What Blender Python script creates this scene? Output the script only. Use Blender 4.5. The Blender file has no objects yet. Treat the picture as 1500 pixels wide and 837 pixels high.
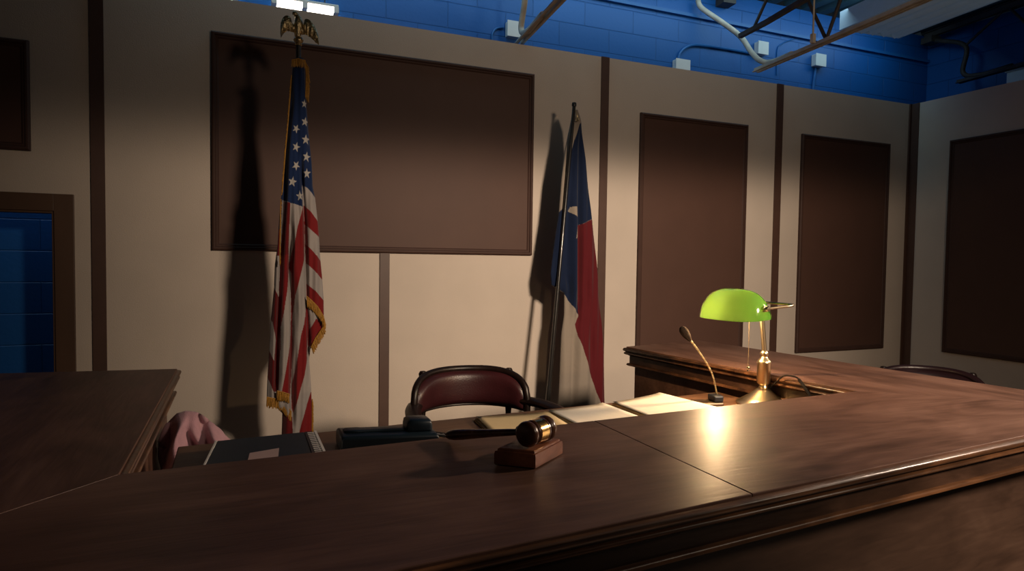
import bpy, bmesh, math, random
import numpy as np
from mathutils import Vector, Matrix
random.seed(7)
scene = bpy.context.scene
col = scene.collection
EYE = 1.256                      # camera height above the platform floor
F_PX, YAW, PIT, ROL = 954.34, math.radians(22.894), math.radians(-2.266), math.radians(0.785)

# ---------------------------------------------------------------- survey helper
def ray(px, py):
    x = (px-750)/F_PX; y = -(py-418.5)/F_PX
    c, s = math.cos(ROL), math.sin(ROL)
    x, y = c*x-s*y, s*x+c*y
    cp, sp, cy, sy = math.cos(PIT), math.sin(PIT), math.cos(YAW), math.sin(YAW)
    fw = cp-y*sp; up = y*cp+sp
    return Vector((x*cy+fw*sy, -x*sy+fw*cy, up))
def at(px, py, ax, v):
    """measured photo point on a real plane: ax 0/1 = world x/y, 2 = world z"""
    r = ray(px, py)
    t = (v-EYE)/r[2] if ax == 2 else v/r[ax]
    return Vector((r[0]*t, r[1]*t, r[2]*t+EYE))

# ---------------------------------------------------------------- materials
def lin(c):
    return tuple(((v/12.92) if v <= 0.04045 else ((v+0.055)/1.055)**2.4) for v in c)
def base_mat(name):
    m = bpy.data.materials.new(name); m.use_nodes = True
    nt = m.node_tree; b = nt.nodes['Principled BSDF']
    return m, nt, b
def mat(name, color, rough=0.5, metal=0.0, noise=0.0, nscale=8.0, bump=0.0, bscale=60.0, spec=0.5, emit=None, estr=0.0, coat=0.0, sheen=0.0, stretch=(1, 1, 1)):
    m, nt, b = base_mat(name)
    N, L = nt.nodes, nt.links
    b.inputs['Roughness'].default_value = rough
    b.inputs['Metallic'].default_value = metal
    b.inputs['Specular IOR Level'].default_value = spec
    b.inputs['Coat Weight'].default_value = coat
    b.inputs['Sheen Weight'].default_value = sheen
    tc = N.new('ShaderNodeTexCoord'); mp = N.new('ShaderNodeMapping'); mp.inputs['Scale'].default_value = stretch
    L.new(tc.outputs['Object'], mp.inputs['Vector'])
    nz = N.new('ShaderNodeTexNoise'); nz.inputs['Scale'].default_value = nscale; nz.inputs['Detail'].default_value = 5
    L.new(mp.outputs[0], nz.inputs['Vector'])
    cr = N.new('ShaderNodeValToRGB')
    k = noise
    cr.color_ramp.elements[0].position = 0.3; cr.color_ramp.elements[1].position = 0.7
    cr.color_ramp.elements[0].color = tuple(v*(1-k) for v in color)+(1,)
    cr.color_ramp.elements[1].color = tuple(min(1, v*(1+k)) for v in color)+(1,)
    L.new(nz.outputs['Fac'], cr.inputs[0]); L.new(cr.outputs[0], b.inputs['Base Color'])
    if bump:
        n2 = N.new('ShaderNodeTexNoise'); n2.inputs['Scale'].default_value = bscale; n2.inputs['Detail'].default_value = 3
        L.new(mp.outputs[0], n2.inputs['Vector'])
        bp = N.new('ShaderNodeBump'); bp.inputs['Strength'].default_value = bump; bp.inputs['Distance'].default_value = 0.01
        L.new(n2.outputs['Fac'], bp.inputs['Height']); L.new(bp.outputs[0], b.inputs['Normal'])
    if emit:
        b.inputs['Emission Color'].default_value = emit+(1,); b.inputs['Emission Strength'].default_value = estr
    return m
def wood(name, dark, mid, light, axis='X', rough=0.36, scale=1.0, blotch=1.0, coat=0.0, spec=0.5):
    m, nt, b = base_mat(name); N, L = nt.nodes, nt.links; b.inputs['Specular IOR Level'].default_value = spec
    tc = N.new('ShaderNodeTexCoord')
    def mapped(sc):
        mp = N.new('ShaderNodeMapping'); mp.inputs['Scale'].default_value = sc
        L.new(tc.outputs['Object'], mp.inputs['Vector']); return mp
    st = {'X': (0.10, 1, 1), 'Y': (1, 0.10, 1), 'Z': (1, 1, 0.10)}[axis]
    g = N.new('ShaderNodeTexNoise'); g.inputs['Scale'].default_value = 70*scale; g.inputs['Detail'].default_value = 6; g.inputs['Distortion'].default_value = 0.8
    L.new(mapped(st).outputs[0], g.inputs['Vector'])
    st2 = {'X': (0.35, 1, 1), 'Y': (1, 0.35, 1), 'Z': (1, 1, 0.35)}[axis]
    c = N.new('ShaderNodeTexNoise'); c.inputs['Scale'].default_value = 5.5*scale; c.inputs['Detail'].default_value = 4; c.inputs['Distortion'].default_value = 1.6
    L.new(mapped(st2).outputs[0], c.inputs['Vector'])
    mx = N.new('ShaderNodeMath'); mx.operation = 'MULTIPLY_ADD'; mx.inputs[1].default_value = 0.28
    L.new(g.outputs['Fac'], mx.inputs[0])
    m2 = N.new('ShaderNodeMath'); m2.operation = 'MULTIPLY'; m2.inputs[1].default_value = 0.72*blotch
    L.new(c.outputs['Fac'], m2.inputs[0]); L.new(m2.outputs[0], mx.inputs[2])
    cr = N.new('ShaderNodeValToRGB'); e = cr.color_ramp.elements
    e[0].position = 0.32; e[0].color = dark+(1,); e[1].position = 0.68; e[1].color = light+(1,)
    q = e.new(0.5); q.color = mid+(1,)
    L.new(mx.outputs[0], cr.inputs[0]); L.new(cr.outputs[0], b.inputs['Base Color'])
    rr = N.new('ShaderNodeMapRange'); rr.inputs['To Min'].default_value = rough-0.06; rr.inputs['To Max'].default_value = rough+0.12
    L.new(c.outputs['Fac'], rr.inputs['Value']); L.new(rr.outputs[0], b.inputs['Roughness'])
    bp = N.new('ShaderNodeBump'); bp.inputs['Strength'].default_value = 0.12; bp.inputs['Distance'].default_value = 0.004
    L.new(g.outputs['Fac'], bp.inputs['Height']); L.new(bp.outputs[0], b.inputs['Normal'])
    b.inputs['Coat Weight'].default_value = coat; b.inputs['Coat Roughness'].default_value = 0.30
    return m
def block_mat(name, color):
    m, nt, b = base_mat(name); N, L = nt.nodes, nt.links
    tc = N.new('ShaderNodeTexCoord'); mp = N.new('ShaderNodeMapping')
    L.new(tc.outputs['UV'], mp.inputs['Vector'])
    br = N.new('ShaderNodeTexBrick'); br.inputs['Scale'].default_value = 1.0
    br.inputs['Brick Width'].default_value = 0.44; br.inputs['Row Height'].default_value = 0.18; br.inputs['Mortar Size'].default_value = 0.0045
    br.inputs['Mortar Smooth'].default_value = 0.6
    br.inputs['Color1'].default_value = color+(1,); br.inputs['Color2'].default_value = tuple(v*0.9 for v in color)+(1,)
    br.inputs['Mortar'].default_value = tuple(v*0.75 for v in color)+(1,)
    L.new(mp.outputs[0], br.inputs['Vector']); L.new(br.outputs['Color'], b.inputs['Base Color'])
    nz = N.new('ShaderNodeTexNoise'); nz.inputs['Scale'].default_value = 40; L.new(tc.outputs['UV'], nz.inputs['Vector'])
    ad = N.new('ShaderNodeMath'); ad.operation = 'MULTIPLY_ADD'; ad.inputs[1].default_value = 0.25
    sb = N.new('ShaderNodeMath'); sb.operation = 'SUBTRACT'; sb.inputs[0].default_value = 1.0
    L.new(br.outputs['Fac'], sb.inputs[1]); L.new(nz.outputs['Fac'], ad.inputs[0]); L.new(sb.outputs[0], ad.inputs[2])
    bp = N.new('ShaderNodeBump'); bp.inputs['Strength'].default_value = 0.6; bp.inputs['Distance'].default_value = 0.006
    L.new(ad.outputs[0], bp.inputs['Height']); L.new(bp.outputs[0], b.inputs['Normal'])
    b.inputs['Roughness'].default_value = 0.45
    return m
def cloth_mat(name, rough=0.85, trans=0.0):
    m, nt, b = base_mat(name); N, L = nt.nodes, nt.links
    at_ = N.new('ShaderNodeAttribute'); at_.attribute_name = 'Col'
    L.new(at_.outputs['Color'], b.inputs['Base Color'])
    b.inputs['Roughness'].default_value = rough; b.inputs['Sheen Weight'].default_value = 0.15
    b.inputs['Specular IOR Level'].default_value = 0.2
    tc = N.new('ShaderNodeTexCoord'); nz = N.new('ShaderNodeTexNoise'); nz.inputs['Scale'].default_value = 25
    L.new(tc.outputs['Object'], nz.inputs['Vector'])
    bp = N.new('ShaderNodeBump'); bp.inputs['Strength'].default_value = 0.25; bp.inputs['Distance'].default_value = 0.01
    L.new(nz.outputs['Fac'], bp.inputs['Height']); L.new(bp.outputs[0], b.inputs['Normal'])
    return m

M = {}
M['wall'] = mat('beige_wall_paint', (0.60, 0.51, 0.435), 0.75, noise=0.04, nscale=3, bump=0.12, bscale=160)
M['panel'] = mat('brown_panel_laminate', (0.088, 0.043, 0.031), 0.6, noise=0.05, nscale=4, spec=0.35)
M['panel_frame'] = mat('brown_panel_frame', (0.065, 0.032, 0.024), 0.62, spec=0.25, noise=0.08, nscale=10)
M['trim'] = mat('brown_trim_paint', (0.085, 0.042, 0.030), 0.5, noise=0.08, nscale=10)
M['casing'] = mat('brown_casing_wood', (0.10, 0.052, 0.030), 0.5, noise=0.12, nscale=12, stretch=(1, 1, 0.2))
M['blue'] = block_mat('blue_painted_block', (0.006, 0.105, 0.37))
M['blue_flat'] = mat('blue_pipe_paint', (0.014, 0.12, 0.36), 0.4, noise=0.05)
M['deck'] = mat('teal_steel_deck', (0.03, 0.065, 0.075), 0.6, noise=0.25, nscale=5)
M['floor'] = mat('dark_carpet', (0.06, 0.05, 0.045), 0.95, noise=0.3, nscale=90, bump=0.3, bscale=300)
D_, Mi_, L_ = (0.060, 0.030, 0.020), (0.115, 0.058, 0.040), (0.175, 0.095, 0.068)
M['wood_x'] = wood('walnut_stain_lengthwise', D_, Mi_, L_, 'X', 0.41, spec=.17, coat=.09)
M['wood_y'] = wood('walnut_stain_wing', D_, Mi_, L_, 'Y', 0.40, spec=.20)
M['wood_panel'] = wood('walnut_stain_front_panel', (0.028, 0.014, 0.009), (0.055, 0.029, 0.019), (0.088, 0.049, 0.033), 'X', 0.45, scale=0.8)
M['mould'] = wood('dark_moulding_stain', (0.022, 0.010, 0.006), (0.075, 0.033, 0.015), (0.19, 0.082, 0.035), 'X', 0.30, scale=1.2)
M['frieze'] = wood('dark_frieze_stain', (0.018, 0.009, 0.006), (0.042, 0.021, 0.013), (0.085, 0.042, 0.026), 'X', 0.36, scale=1.1)
M['desk'] = wood('desk_oak_stain', (0.05, 0.024, 0.012), (0.11, 0.052, 0.025), (0.17, 0.085, 0.042), 'X', 0.42)
M['brass'] = mat('brushed_brass', (0.70, 0.55, 0.34), 0.30, 1.0, noise=0.06, nscale=30)
M['brass_old'] = mat('antique_brass', (0.55, 0.43, 0.24), 0.36, 1.0, noise=0.35, nscale=60, bump=0.5, bscale=120)
M['gold_band'] = mat('polished_gold_band', (0.75, 0.48, 0.16), 0.22, 1.0, noise=0.06, nscale=50)
M['gavel'] = wood('gavel_walnut', (0.03, 0.009, 0.003), (0.085, 0.028, 0.010), (0.16, 0.06, 0.022), 'X', 0.22, scale=1.5, coat=0.6)
M['gblock'] = wood('gavel_block_walnut', (0.08, 0.026, 0.010), (0.20, 0.065, 0.028), (0.30, 0.11, 0.05), 'X', 0.30, scale=1.2, coat=0.3)
M['leather'] = mat('burgundy_leather', (0.034, 0.007, 0.009), 0.38, noise=0.2, nscale=9, bump=0.12, bscale=220)
M['leather_dk'] = mat('dark_oxblood_leather', (0.016, 0.006, 0.008), 0.35, noise=0.2, nscale=9, bump=0.12, bscale=220)
M['chair_wood'] = wood('mahogany_chair_frame', (0.005, 0.0025, 0.002), (0.010, 0.0045, 0.0035), (0.018, 0.008, 0.006), 'Z', 0.36, spec=.35)
M['nail'] = mat('brass_nailheads', (0.3, 0.18, 0.08), 0.4, 1.0)
M['paper'] = mat('white_paper', (0.74, 0.68, 0.58), 0.8, noise=0.03, nscale=12)
M['manila'] = mat('manila_card', (0.72, 0.55, 0.30), 0.75, noise=0.05, nscale=15)
M['yellow_card'] = mat('golden_card', (0.55, 0.33, 0.09), 0.7, noise=0.08)
M['black'] = mat('black_plastic', (0.012, 0.014, 0.017), 0.42, noise=0.15)
M['phone'] = mat('navy_black_phone_plastic', (0.010, 0.020, 0.030), 0.38, noise=0.1)
M['binder'] = mat('dark_teal_binder_cover', (0.012, 0.022, 0.030), 0.5, noise=0.12, nscale=20)
M['pink_paper'] = mat('pale_pink_paper', (0.50, 0.36, 0.34), 0.8, noise=0.04)
M['pink_cloth'] = mat('dusty_pink_cloth', (0.54, 0.30, 0.34), 0.9, noise=0.10, nscale=30, bump=0.2, bscale=300, sheen=0.2)
M['mic'] = mat('dark_bronze_metal', (0.16, 0.11, 0.07), 0.35, 0.8, noise=0.1)
M['foam'] = mat('brown_grey_foam', (0.035, 0.022, 0.015), 0.95, spec=.1, noise=0.2, nscale=200, bump=0.5, bscale=400)
M['cord'] = mat('dark_rubber_cord', (0.012, 0.009, 0.007), 0.8, spec=.1, noise=0.1)
M['steel'] = mat('weathered_cream_steel', (0.58, 0.50, 0.40), 0.5, noise=0.18, nscale=14)
M['steel_dk'] = mat('dark_primer_steel', (0.06, 0.045, 0.035), 0.6, noise=0.3, nscale=12)
M['white'] = mat('white_enamel', (0.75, 0.72, 0.68), 0.45, noise=0.05)
M['fix_white'] = mat('troffer_enamel_glow', (0.55, 0.62, 0.68), 0.4, noise=0.05, emit=(0.35, 0.6, 0.85), estr=0.03)  # faint blue emission lifts the enamel; the fixture is not switched on
M['tube'] = mat('lit_fluorescent_tube', (0.9, 0.9, 0.9), 0.4, emit=(1.0, 0.93, 0.80), estr=9.0)
M['flag'] = cloth_mat('flag_nylon')
M['fringe'] = mat('gold_fringe', (0.38, 0.18, 0.02), 0.6, noise=0.25, nscale=150)
M['pole'] = mat('dark_flagpole', (0.018, 0.016, 0.015), 0.25, noise=0.1, coat=0.3)
M['grommet'] = mat('dull_brass_grommet', (0.35, 0.28, 0.15), 0.4, 0.9)

m, nt, b_ = base_mat('ruled_paper'); N, L = nt.nodes, nt.links
tc = N.new('ShaderNodeTexCoord'); sp_ = N.new('ShaderNodeSeparateXYZ'); L.new(tc.outputs['Object'], sp_.inputs[0])
q1 = N.new('ShaderNodeMath'); q1.operation = 'MULTIPLY'; q1.inputs[1].default_value = 380; L.new(sp_.outputs['Y'], q1.inputs[0])
q2 = N.new('ShaderNodeMath'); q2.operation = 'SINE'; L.new(q1.outputs[0], q2.inputs[0])
q3 = N.new('ShaderNodeMath'); q3.operation = 'GREATER_THAN'; q3.inputs[1].default_value = .86; L.new(q2.outputs[0], q3.inputs[0])
q4 = N.new('ShaderNodeMix'); q4.data_type = 'RGBA'; q4.inputs[6].default_value = (.74, .68, .58, 1); q4.inputs[7].default_value = (.60, .55, .47, 1)
L.new(q3.outputs[0], q4.inputs[0]); L.new(q4.outputs[2], b_.inputs['Base Color']); b_.inputs['Roughness'].default_value = .8
M['ruled'] = m

# lamp shade glass (green over white, lets the bulb light glow through)
def shade_material(name, colr, tr_col, fac, gloss=True):
    m, nt, b = base_mat(name); N, L = nt.nodes, nt.links
    b.inputs['Base Color'].default_value = colr+(1,); b.inputs['Roughness'].default_value = 0.12
    b.inputs['Coat Weight'].default_value = 0.5 if gloss else 0.0
    tc = N.new('ShaderNodeTexCoord'); nz = N.new('ShaderNodeTexNoise'); nz.inputs['Scale'].default_value = 14
    L.new(tc.outputs['Object'], nz.inputs['Vector'])
    cr = N.new('ShaderNodeValToRGB')
    cr.color_ramp.elements[0].position = 0.35; cr.color_ramp.elements[1].position = 0.65
    cr.color_ramp.elements[0].color = tuple(v*0.92 for v in tr_col)+(1,); cr.color_ramp.elements[1].color = tr_col+(1,)
    L.new(nz.outputs['Fac'], cr.inputs[0])
    t = N.new('ShaderNodeBsdfTranslucent'); L.new(cr.outputs[0], t.inputs['Color'])
    mx = N.new('ShaderNodeMixShader'); mx.inputs[0].default_value = fac
    L.new(b.outputs[0], mx.inputs[1]); L.new(t.outputs[0], mx.inputs[2])
    L.new(mx.outputs[0], N['Material Output'].inputs['Surface'])
    return m
M['shade'] = shade_material('green_cased_glass', (0.02, 0.13, 0.01), (0.36, 0.66, 0.13), 0.125)
M['lining'] = shade_material('white_glass_lining', (0.9, 0.88, 0.8), (0.9, 0.9, 0.8), 0.6, False)

# ---------------------------------------------------------------- geometry helpers
class MB:
    def __init__(s): s.v = []; s.f = []; s.mi = []
    def add(s, vs, fs, mi=0):
        o = len(s.v); s.v += [tuple(v) for v in vs]; s.f += [tuple(i+o for i in f) for f in fs]; s.mi += [mi]*len(fs)
    def box(s, x0, x1, y0, y1, z0, z1, mi=0, mtx=None):
        vs = [Vector((x, y, z)) for z in (z0, z1) for y in (y0, y1) for x in (x0, x1)]
        if mtx: vs = [mtx @ v for v in vs]
        s.add(vs, [(0, 2, 3, 1), (4, 5, 7, 6), (0, 1, 5, 4), (2, 6, 7, 3), (0, 4, 6, 2), (1, 3, 7, 5)], mi)
    def prism(s, poly, z0, z1, mi=0):
        n = len(poly)
        a = sum(poly[i][0]*poly[(i+1) % n][1]-poly[(i+1) % n][0]*poly[i][1] for i in range(n))
        if a < 0: poly = poly[::-1]
        vs = [(x, y, z0) for x, y in poly]+[(x, y, z1) for x, y in poly]
        s.add(vs, [tuple(range(n))[::-1], tuple(range(n, 2*n))]+[(i, (i+1) % n, n+(i+1) % n, n+i) for i in range(n)], mi)
    def tube(s, pts, r, n=10, mi=0, flat=None, cap=True):
        pts = [Vector(p) for p in pts]; rs = r if isinstance(r, (list, tuple)) else [r]*len(pts)
        up = Vector((0, 0, 1)); vs = []; prev = None
        for i, p in enumerate(pts):
            t = (pts[min(i+1, len(pts)-1)]-pts[max(i-1, 0)]).normalized()
            if prev is None:
                a = t.cross(up)
                if a.length < 1e-3: a = t.cross(Vector((1, 0, 0)))
                a.normalize()
            else:
                a = (prev-t*prev.dot(t)).normalized()
            prev = a; b = t.cross(a)
            for k in range(n):
                w = 2*math.pi*k/n
                fx, fy = flat if flat else (1, 1)
                vs.append(p+a*math.cos(w)*rs[i]*fx+b*math.sin(w)*rs[i]*fy)
        fs = [(i*n+k, i*n+(k+1) % n, (i+1)*n+(k+1) % n, (i+1)*n+k) for i in range(len(pts)-1) for k in range(n)]
        if cap: fs += [tuple(range(n))[::-1], tuple(range((len(pts)-1)*n, len(pts)*n))]
        s.add(vs, fs, mi)
    def lathe(s, prof, n=32, mi=0, mtx=None):
        vs = []
        for r, z in prof:
            for k in range(n):
                w = 2*math.pi*k/n; v = Vector((max(r, 1e-4)*math.cos(w), max(r, 1e-4)*math.sin(w), z))
                vs.append(mtx @ v if mtx else v)
        fs = [(i*n+k, i*n+(k+1) % n, (i+1)*n+(k+1) % n, (i+1)*n+k) for i in range(len(prof)-1) for k in range(n)]
        fs += [tuple(range(n))[::-1], tuple(range((len(prof)-1)*n, len(prof)*n))]
        s.add(vs, fs, mi)
    def grid(s, rows, mi=0, closed=False):
        m = len(rows[0]); vs = [v for r in rows for v in r]
        fs = []
        for i in range(len(rows)-1):
            for j in range(m if closed else m-1):
                fs.append((i*m+j, i*m+(j+1) % m, (i+1)*m+(j+1) % m, (i+1)*m+j))
        s.add(vs, fs, mi)
    def build(s, name, mats, parent=None, smooth=False, bevel=0, loc=None, angle=40, subsurf=0):
        me = bpy.data.meshes.new(name)
        off = Vector(loc) if loc is not None else (parent.matrix_world.translation if parent else Vector((0, 0, 0)))
        me.from_pydata([tuple(Vector(v)-off) for v in s.v], [], s.f)
        if not isinstance(mats, (list, tuple)): mats = [mats]
        for m in mats: me.materials.append(m)
        me.polygons.foreach_set('material_index', s.mi)
        bm = bmesh.new(); bm.from_mesh(me); bmesh.ops.recalc_face_normals(bm, faces=bm.faces); bm.to_mesh(me); bm.free()
        o = bpy.data.objects.new(name, me); col.objects.link(o)
        if parent: o.parent = parent
        else: o.location = off
        if smooth:
            me.polygons.foreach_set('use_smooth', [True]*len(me.polygons))
            try: me.set_sharp_from_angle(angle=math.radians(angle))
            except Exception: pass
        if bevel:
            md = o.modifiers.new('bevel', 'BEVEL'); md.width = bevel; md.segments = 2; md.limit_method = 'ANGLE'
        if subsurf:
            md = o.modifiers.new('sub', 'SUBSURF'); md.levels = subsurf; md.render_levels = subsurf
        return o
def tag(o, label=None, cat=None, group=None, kind=None):
    if label: o['label'] = label
    if cat: o['category'] = cat
    if group: o['group'] = group
    if kind: o['kind'] = kind
    return o
def empty(name, loc):
    o = bpy.data.objects.new(name, None); o.empty_display_size = 0.1
    col.objects.link(o); o.location = loc; bpy.context.view_layer.update()
    return o
def box(name, x0, x1, y0, y1, z0, z1, m, parent=None, bevel=0):
    b = MB(); b.box(x0, x1, y0, y1, z0, z1); return b.build(name, m, parent, bevel=bevel, loc=None if parent else ((x0+x1)/2, (y0+y1)/2, z0))
def bez(pts, n=24):
    """catmull-rom through points"""
    P = [Vector(p) for p in pts]; P = [P[0]*2-P[1]]+P+[P[-1]*2-P[-2]]; out = []
    for i in range(1, len(P)-2):
        for k in range(n):
            t = k/n; a, b, c, d = P[i-1], P[i], P[i+1], P[i+2]
            out.append(0.5*((2*b)+(c-a)*t+(2*a-5*b+4*c-d)*t*t+(3*b-a-3*c+d)*t**3))
    out.append(P[-2]); return out

# ================================================================ THE ROOM
WY, WX = 4.10, 5.647            # front faces of the back and side set walls
WT = EYE+1.457                  # set wall top
TH = 0.06
BY, BX, CZ = 4.5, 6.40, EYE+2.29
DX0, DX1, DZ = -1.80, -0.882, EYE+0.222   # doorway
def S(o): tag(o, kind='structure'); return o
b = MB()
b.box(-3.4, DX0, WY, WY+TH, 0, WT); b.box(DX0, DX1, WY, WY+TH, DZ, WT); b.box(DX1, WX+TH, WY, WY+TH, 0, WT)
S(b.build('wall_back', M['wall'], loc=(0, WY, 0)))
b = MB(); b.box(WX, WX+TH, -2.5, WY-0.001, 0, WT); S(b.build('wall_right', M['wall'], loc=(WX, 0, 0)))
b = MB(); b.box(-3.46, -3.401, -2.5, WY, 0, WT); S(b.build('wall_left', M['wall'], loc=(-3.4, 0, 0)))
S(box('floor', -4.5, 7.2, -3.5, BY+0.1, -0.05, 0.0, M['floor']))
def uv_plane(name, pts, uvs, m):
    me = bpy.data.meshes.new(name); me.from_pydata(pts, [], [(0, 1, 2, 3)]); me.materials.append(m)
    ul = me.uv_layers.new(name='UVMap')
    for i, u in enumerate(uvs): ul.data[i].uv = u
    o = bpy.data.objects.new(name, me); col.objects.link(o); return S(o)
uv_plane('wall_blockwork_back', [(-4.5, BY, 0), (BX, BY, 0), (BX, BY, CZ), (-4.5, BY, CZ)], [(-4.5+.16, -.01), (BX+.16, -.01), (BX+.16, CZ-.01), (-4.5+.16, CZ-.01)], M['blue'])
uv_plane('wall_blockwork_right', [(BX, BY, 0), (BX, -3.5, 0), (BX, -3.5, CZ), (BX, BY, CZ)], [(0, -.01), (8, -.01), (8, CZ-.01), (0, CZ-.01)], M['blue'])
# corrugated steel deck ceiling
b = MB(); prof = []
x = -4.5
while x < BX:
    prof += [(x, CZ), (x+.09, CZ), (x+.11, CZ+.04), (x+.18, CZ+.04)]; x += .20
rows = [[(px_, yy, pz_) for px_, pz_ in prof] for yy in (-3.5, BY)]
b.grid(rows); S(b.build('ceiling', M['deck'], loc=(0, 0, CZ)))
# trims on the set walls
def trimbox(n, x0, x1, z0, z1, y0=WY-0.012, y1=WY):
    S(box('trim_%d' % n, x0, x1, y0, y1, z0, z1, M['trim']))
trimbox(1, -0.716, -0.652, 0, WT)
trimbox(2, 0.826, 0.887, 0, EYE+0.03)
trimbox(3, 2.399, 2.461, 0, WT)
trimbox(4, 4.04, 4.106, 0, WT)
b = MB(); b.box(5.61, WX, WY-0.012, WY, 0, WT); b.box(WX-0.012, WX, WY-0.075, WY-0.012, 0, WT)
S(b.build('trim_5', M['trim'], loc=(WX, WY, 0)))
# door casing
b = MB(); yc = WY-0.02
b.box(DX1, DX1+0.088, yc, WY, 0, DZ+0.09); b.box(DX0-0.088, DX0, yc, WY, 0, DZ+0.09); b.box(DX0, DX1, yc, WY, DZ, DZ+0.09)
b.box(DX1-0.012, DX1, WY-0.01, WY+TH, 0, DZ); b.box(DX0, DX0+0.012, WY-0.01, WY+TH, 0, DZ); b.box(DX0+0.012, DX1-0.012, WY-0.01, WY+TH, DZ-0.012, DZ)
S(b.build('door_1', M['casing'], loc=((DX0+DX1)/2, WY, 0), bevel=0.002))

# ---- brown wall panels
def wall_panel(x0, x1, z0, z1, label):
    t = empty('wall_panel', ((x0+x1)/2, WY, z0))
    tag(t, label, 'wall panel', group='brown framed wall panels')
    w = 0.038
    box('board', x0+w*.7, x1-w*.7, WY-0.012, WY-0.001, z0+w*.7, z1-w*.7, M['panel'], t)
    b = MB()
    prof = [(0, 0), (0, .020), (.008, .026), (.018, .026), (.022, .018), (.031, .018), (.038, .012), (.038, 0.0)]
    rows = []
    for o, d in prof:
        rows.append([(x0+o, WY-d, z0+o), (x1-o, WY-d, z0+o), (x1-o, WY-d, z1-o), (x0+o, WY-d, z1-o)])
    b.grid(rows, closed=True); b.build('frame_moulding', M['panel_frame'], t)
    return t
wall_panel(-0.131, 1.869, EYE+0.032, EYE+1.264, 'widest brown framed panel, on the beige wall behind both flags')
wall_panel(2.733, 3.741, EYE-0.75, EYE+1.094, 'tall brown framed wall panel just right of the red white and blue single-star flag')
wall_panel(4.318, 5.363, EYE-0.75, EYE+1.077, 'tall brown framed wall panel nearest the room corner, on the long back wall')
wall_panel(-2.2, -0.980, EYE+0.528, EYE+1.088, 'short dark brown framed panel above the doorway at the left')
# the one on the side wall
y0, y1, z0, z1 = 2.45, 3.73, EYE-0.747, EYE+1.072
t = empty('wall_panel', (WX, (y0+y1)/2, z0)); tag(t, 'dark brown framed panel on the right-hand side wall', 'wall panel', group='brown framed wall panels')
b = MB(); b.box(WX-0.012, WX-0.001, y0+.026, y1-.026, z0+.026, z1-.026); b.build('board', M['panel'], t)
b = MB(); rows = []
for o, d in [(0, 0), (0, .020), (.008, .026), (.018, .026), (.022, .018), (.031, .018), (.038, .012), (.038, 0.0)]:
    rows.append([(WX-d, y0+o, z0+o), (WX-d, y1-o, z0+o), (WX-d, y1-o, z1-o), (WX-d, y0+o, z1-o)])
b.grid(rows, closed=True); b.build('frame_moulding', M['panel_frame'], t)

# ================================================================ OVERHEAD
def bar(b, p, q, w, h=None, mi=0):
    """rectangular bar p->q"""
    p, q = Vector(p), Vector(q); h = h or w
    t = (q-p).normalized(); u = Vector((0, 0, 1)) if abs(t.z) < 0.95 else Vector((1, 0, 0))
    a = t.cross(u).normalized()*w/2; c = a.cross(t).normalized()*h/2
    vs = [r+sa*a+sc*c for r in (p, q) for sa, sc in ((-1, -1), (1, -1), (1, 1), (-1, 1))]
    b.add(vs, [(0, 3, 2, 1), (4, 5, 6, 7)]+[(i, (i+1) % 4, 4+(i+1) % 4, 4+i) for i in range(4)], mi)
ZB = EYE+1.49; ZT = CZ-0.02
def joist(x, label, yend, m_chord, m_web, yseat=BY, ZB=ZB, web=None):
    t = empty('roof_joist', (x, yend, ZB)); tag(t, label, 'roof joist', group='open web steel roof joists')
    b = MB()
    for s in (-1, 1):
        b.box(x+s*.012-.003, x+s*.012+.003, -3.0, yend, ZB, ZB+.030)
        b.box(x+min(s*.012, s*.032), x+max(s*.012, s*.032), -3.0, yend, ZB, ZB+.006)
    b.build('bottom_chord', m_chord, t)
    b = MB()
    for s in (-1, 1):
        b.box(x+s*.018-.004, x+s*.018+.004, -3.0, yseat-.005, ZT-.05, ZT)
        b.box(x+min(s*.018, s*.05), x+max(s*.018, s*.05), -3.0, yseat-.005, ZT-.006, ZT)
    b.box(x-.06, x+.06, yseat-.12, yseat-.005, ZT-.11, ZT-.05)
    b.build('top_chord', m_web, t)
    # end web: seat down to the chord, bending into it
    b = MB(); y0 = yend-.15
    b.tube(bez([(x, yseat-.08, ZT-.08), (x, yseat-.42, ZB+.33), (x, y0+.10, ZB+.09), (x, y0-.06, ZB+.025), (x, y0-.35, ZB+.028)], 10), .021, 10)
    if web:
        b = MB(); iv = Matrix.Rotation(.11, 4, 'Z')
        b.tube([iv @ (q-Vector((x, yend, ZB))) for q in bez(web, 8)], .021, 10)
        o = b.build('end_web', m_chord, None, smooth=True, loc=(0, 0, 0)); o.parent = t
    else: b.build('end_web', m_chord, t, smooth=True)
    yy = yseat-.42; k = 0
    while yy > -2.6:
        b = MB()
        if k % 2 == 0: b.tube([(x, yy, ZB+.02 if k else ZB+.33), (x, yy-.38, ZT-.02)], .012, 8)
        else: b.tube([(x, yy, ZT-.02), (x, yy-.42, ZB+.02)], .012, 8)
        b.build('web_rod', m_web, t)
        yy -= .38 if k % 2 == 0 else .42; k += 1
    t.rotation_euler = (0, 0, -.11)
    return t
joist(1.80, 'cream steel roof joist poking out above the wide brown panel', 4.20, M['steel'], M['steel_dk'])
joist(3.74, 'cream steel roof joist with a bent end above the tall brown panels', 4.02, M['steel'], M['steel_dk'],
      web=[at(1022, 0, 1, 4.44), at(1028, 12, 1, 4.42), at(1058, 33, 1, 4.32), at(1085, 54, 1, 4.24), at(1101, 77, 1, 4.14), at(1114, 89, 1, 4.05), at(1130, 91, 1, 3.95), at(1160, 79, 1, 3.66)])
joist(6.20, 'dark steel roof joist at the far right above the room corner', 4.06, M['steel_dk'], M['steel_dk'], 4.42, EYE+1.70)
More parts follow.
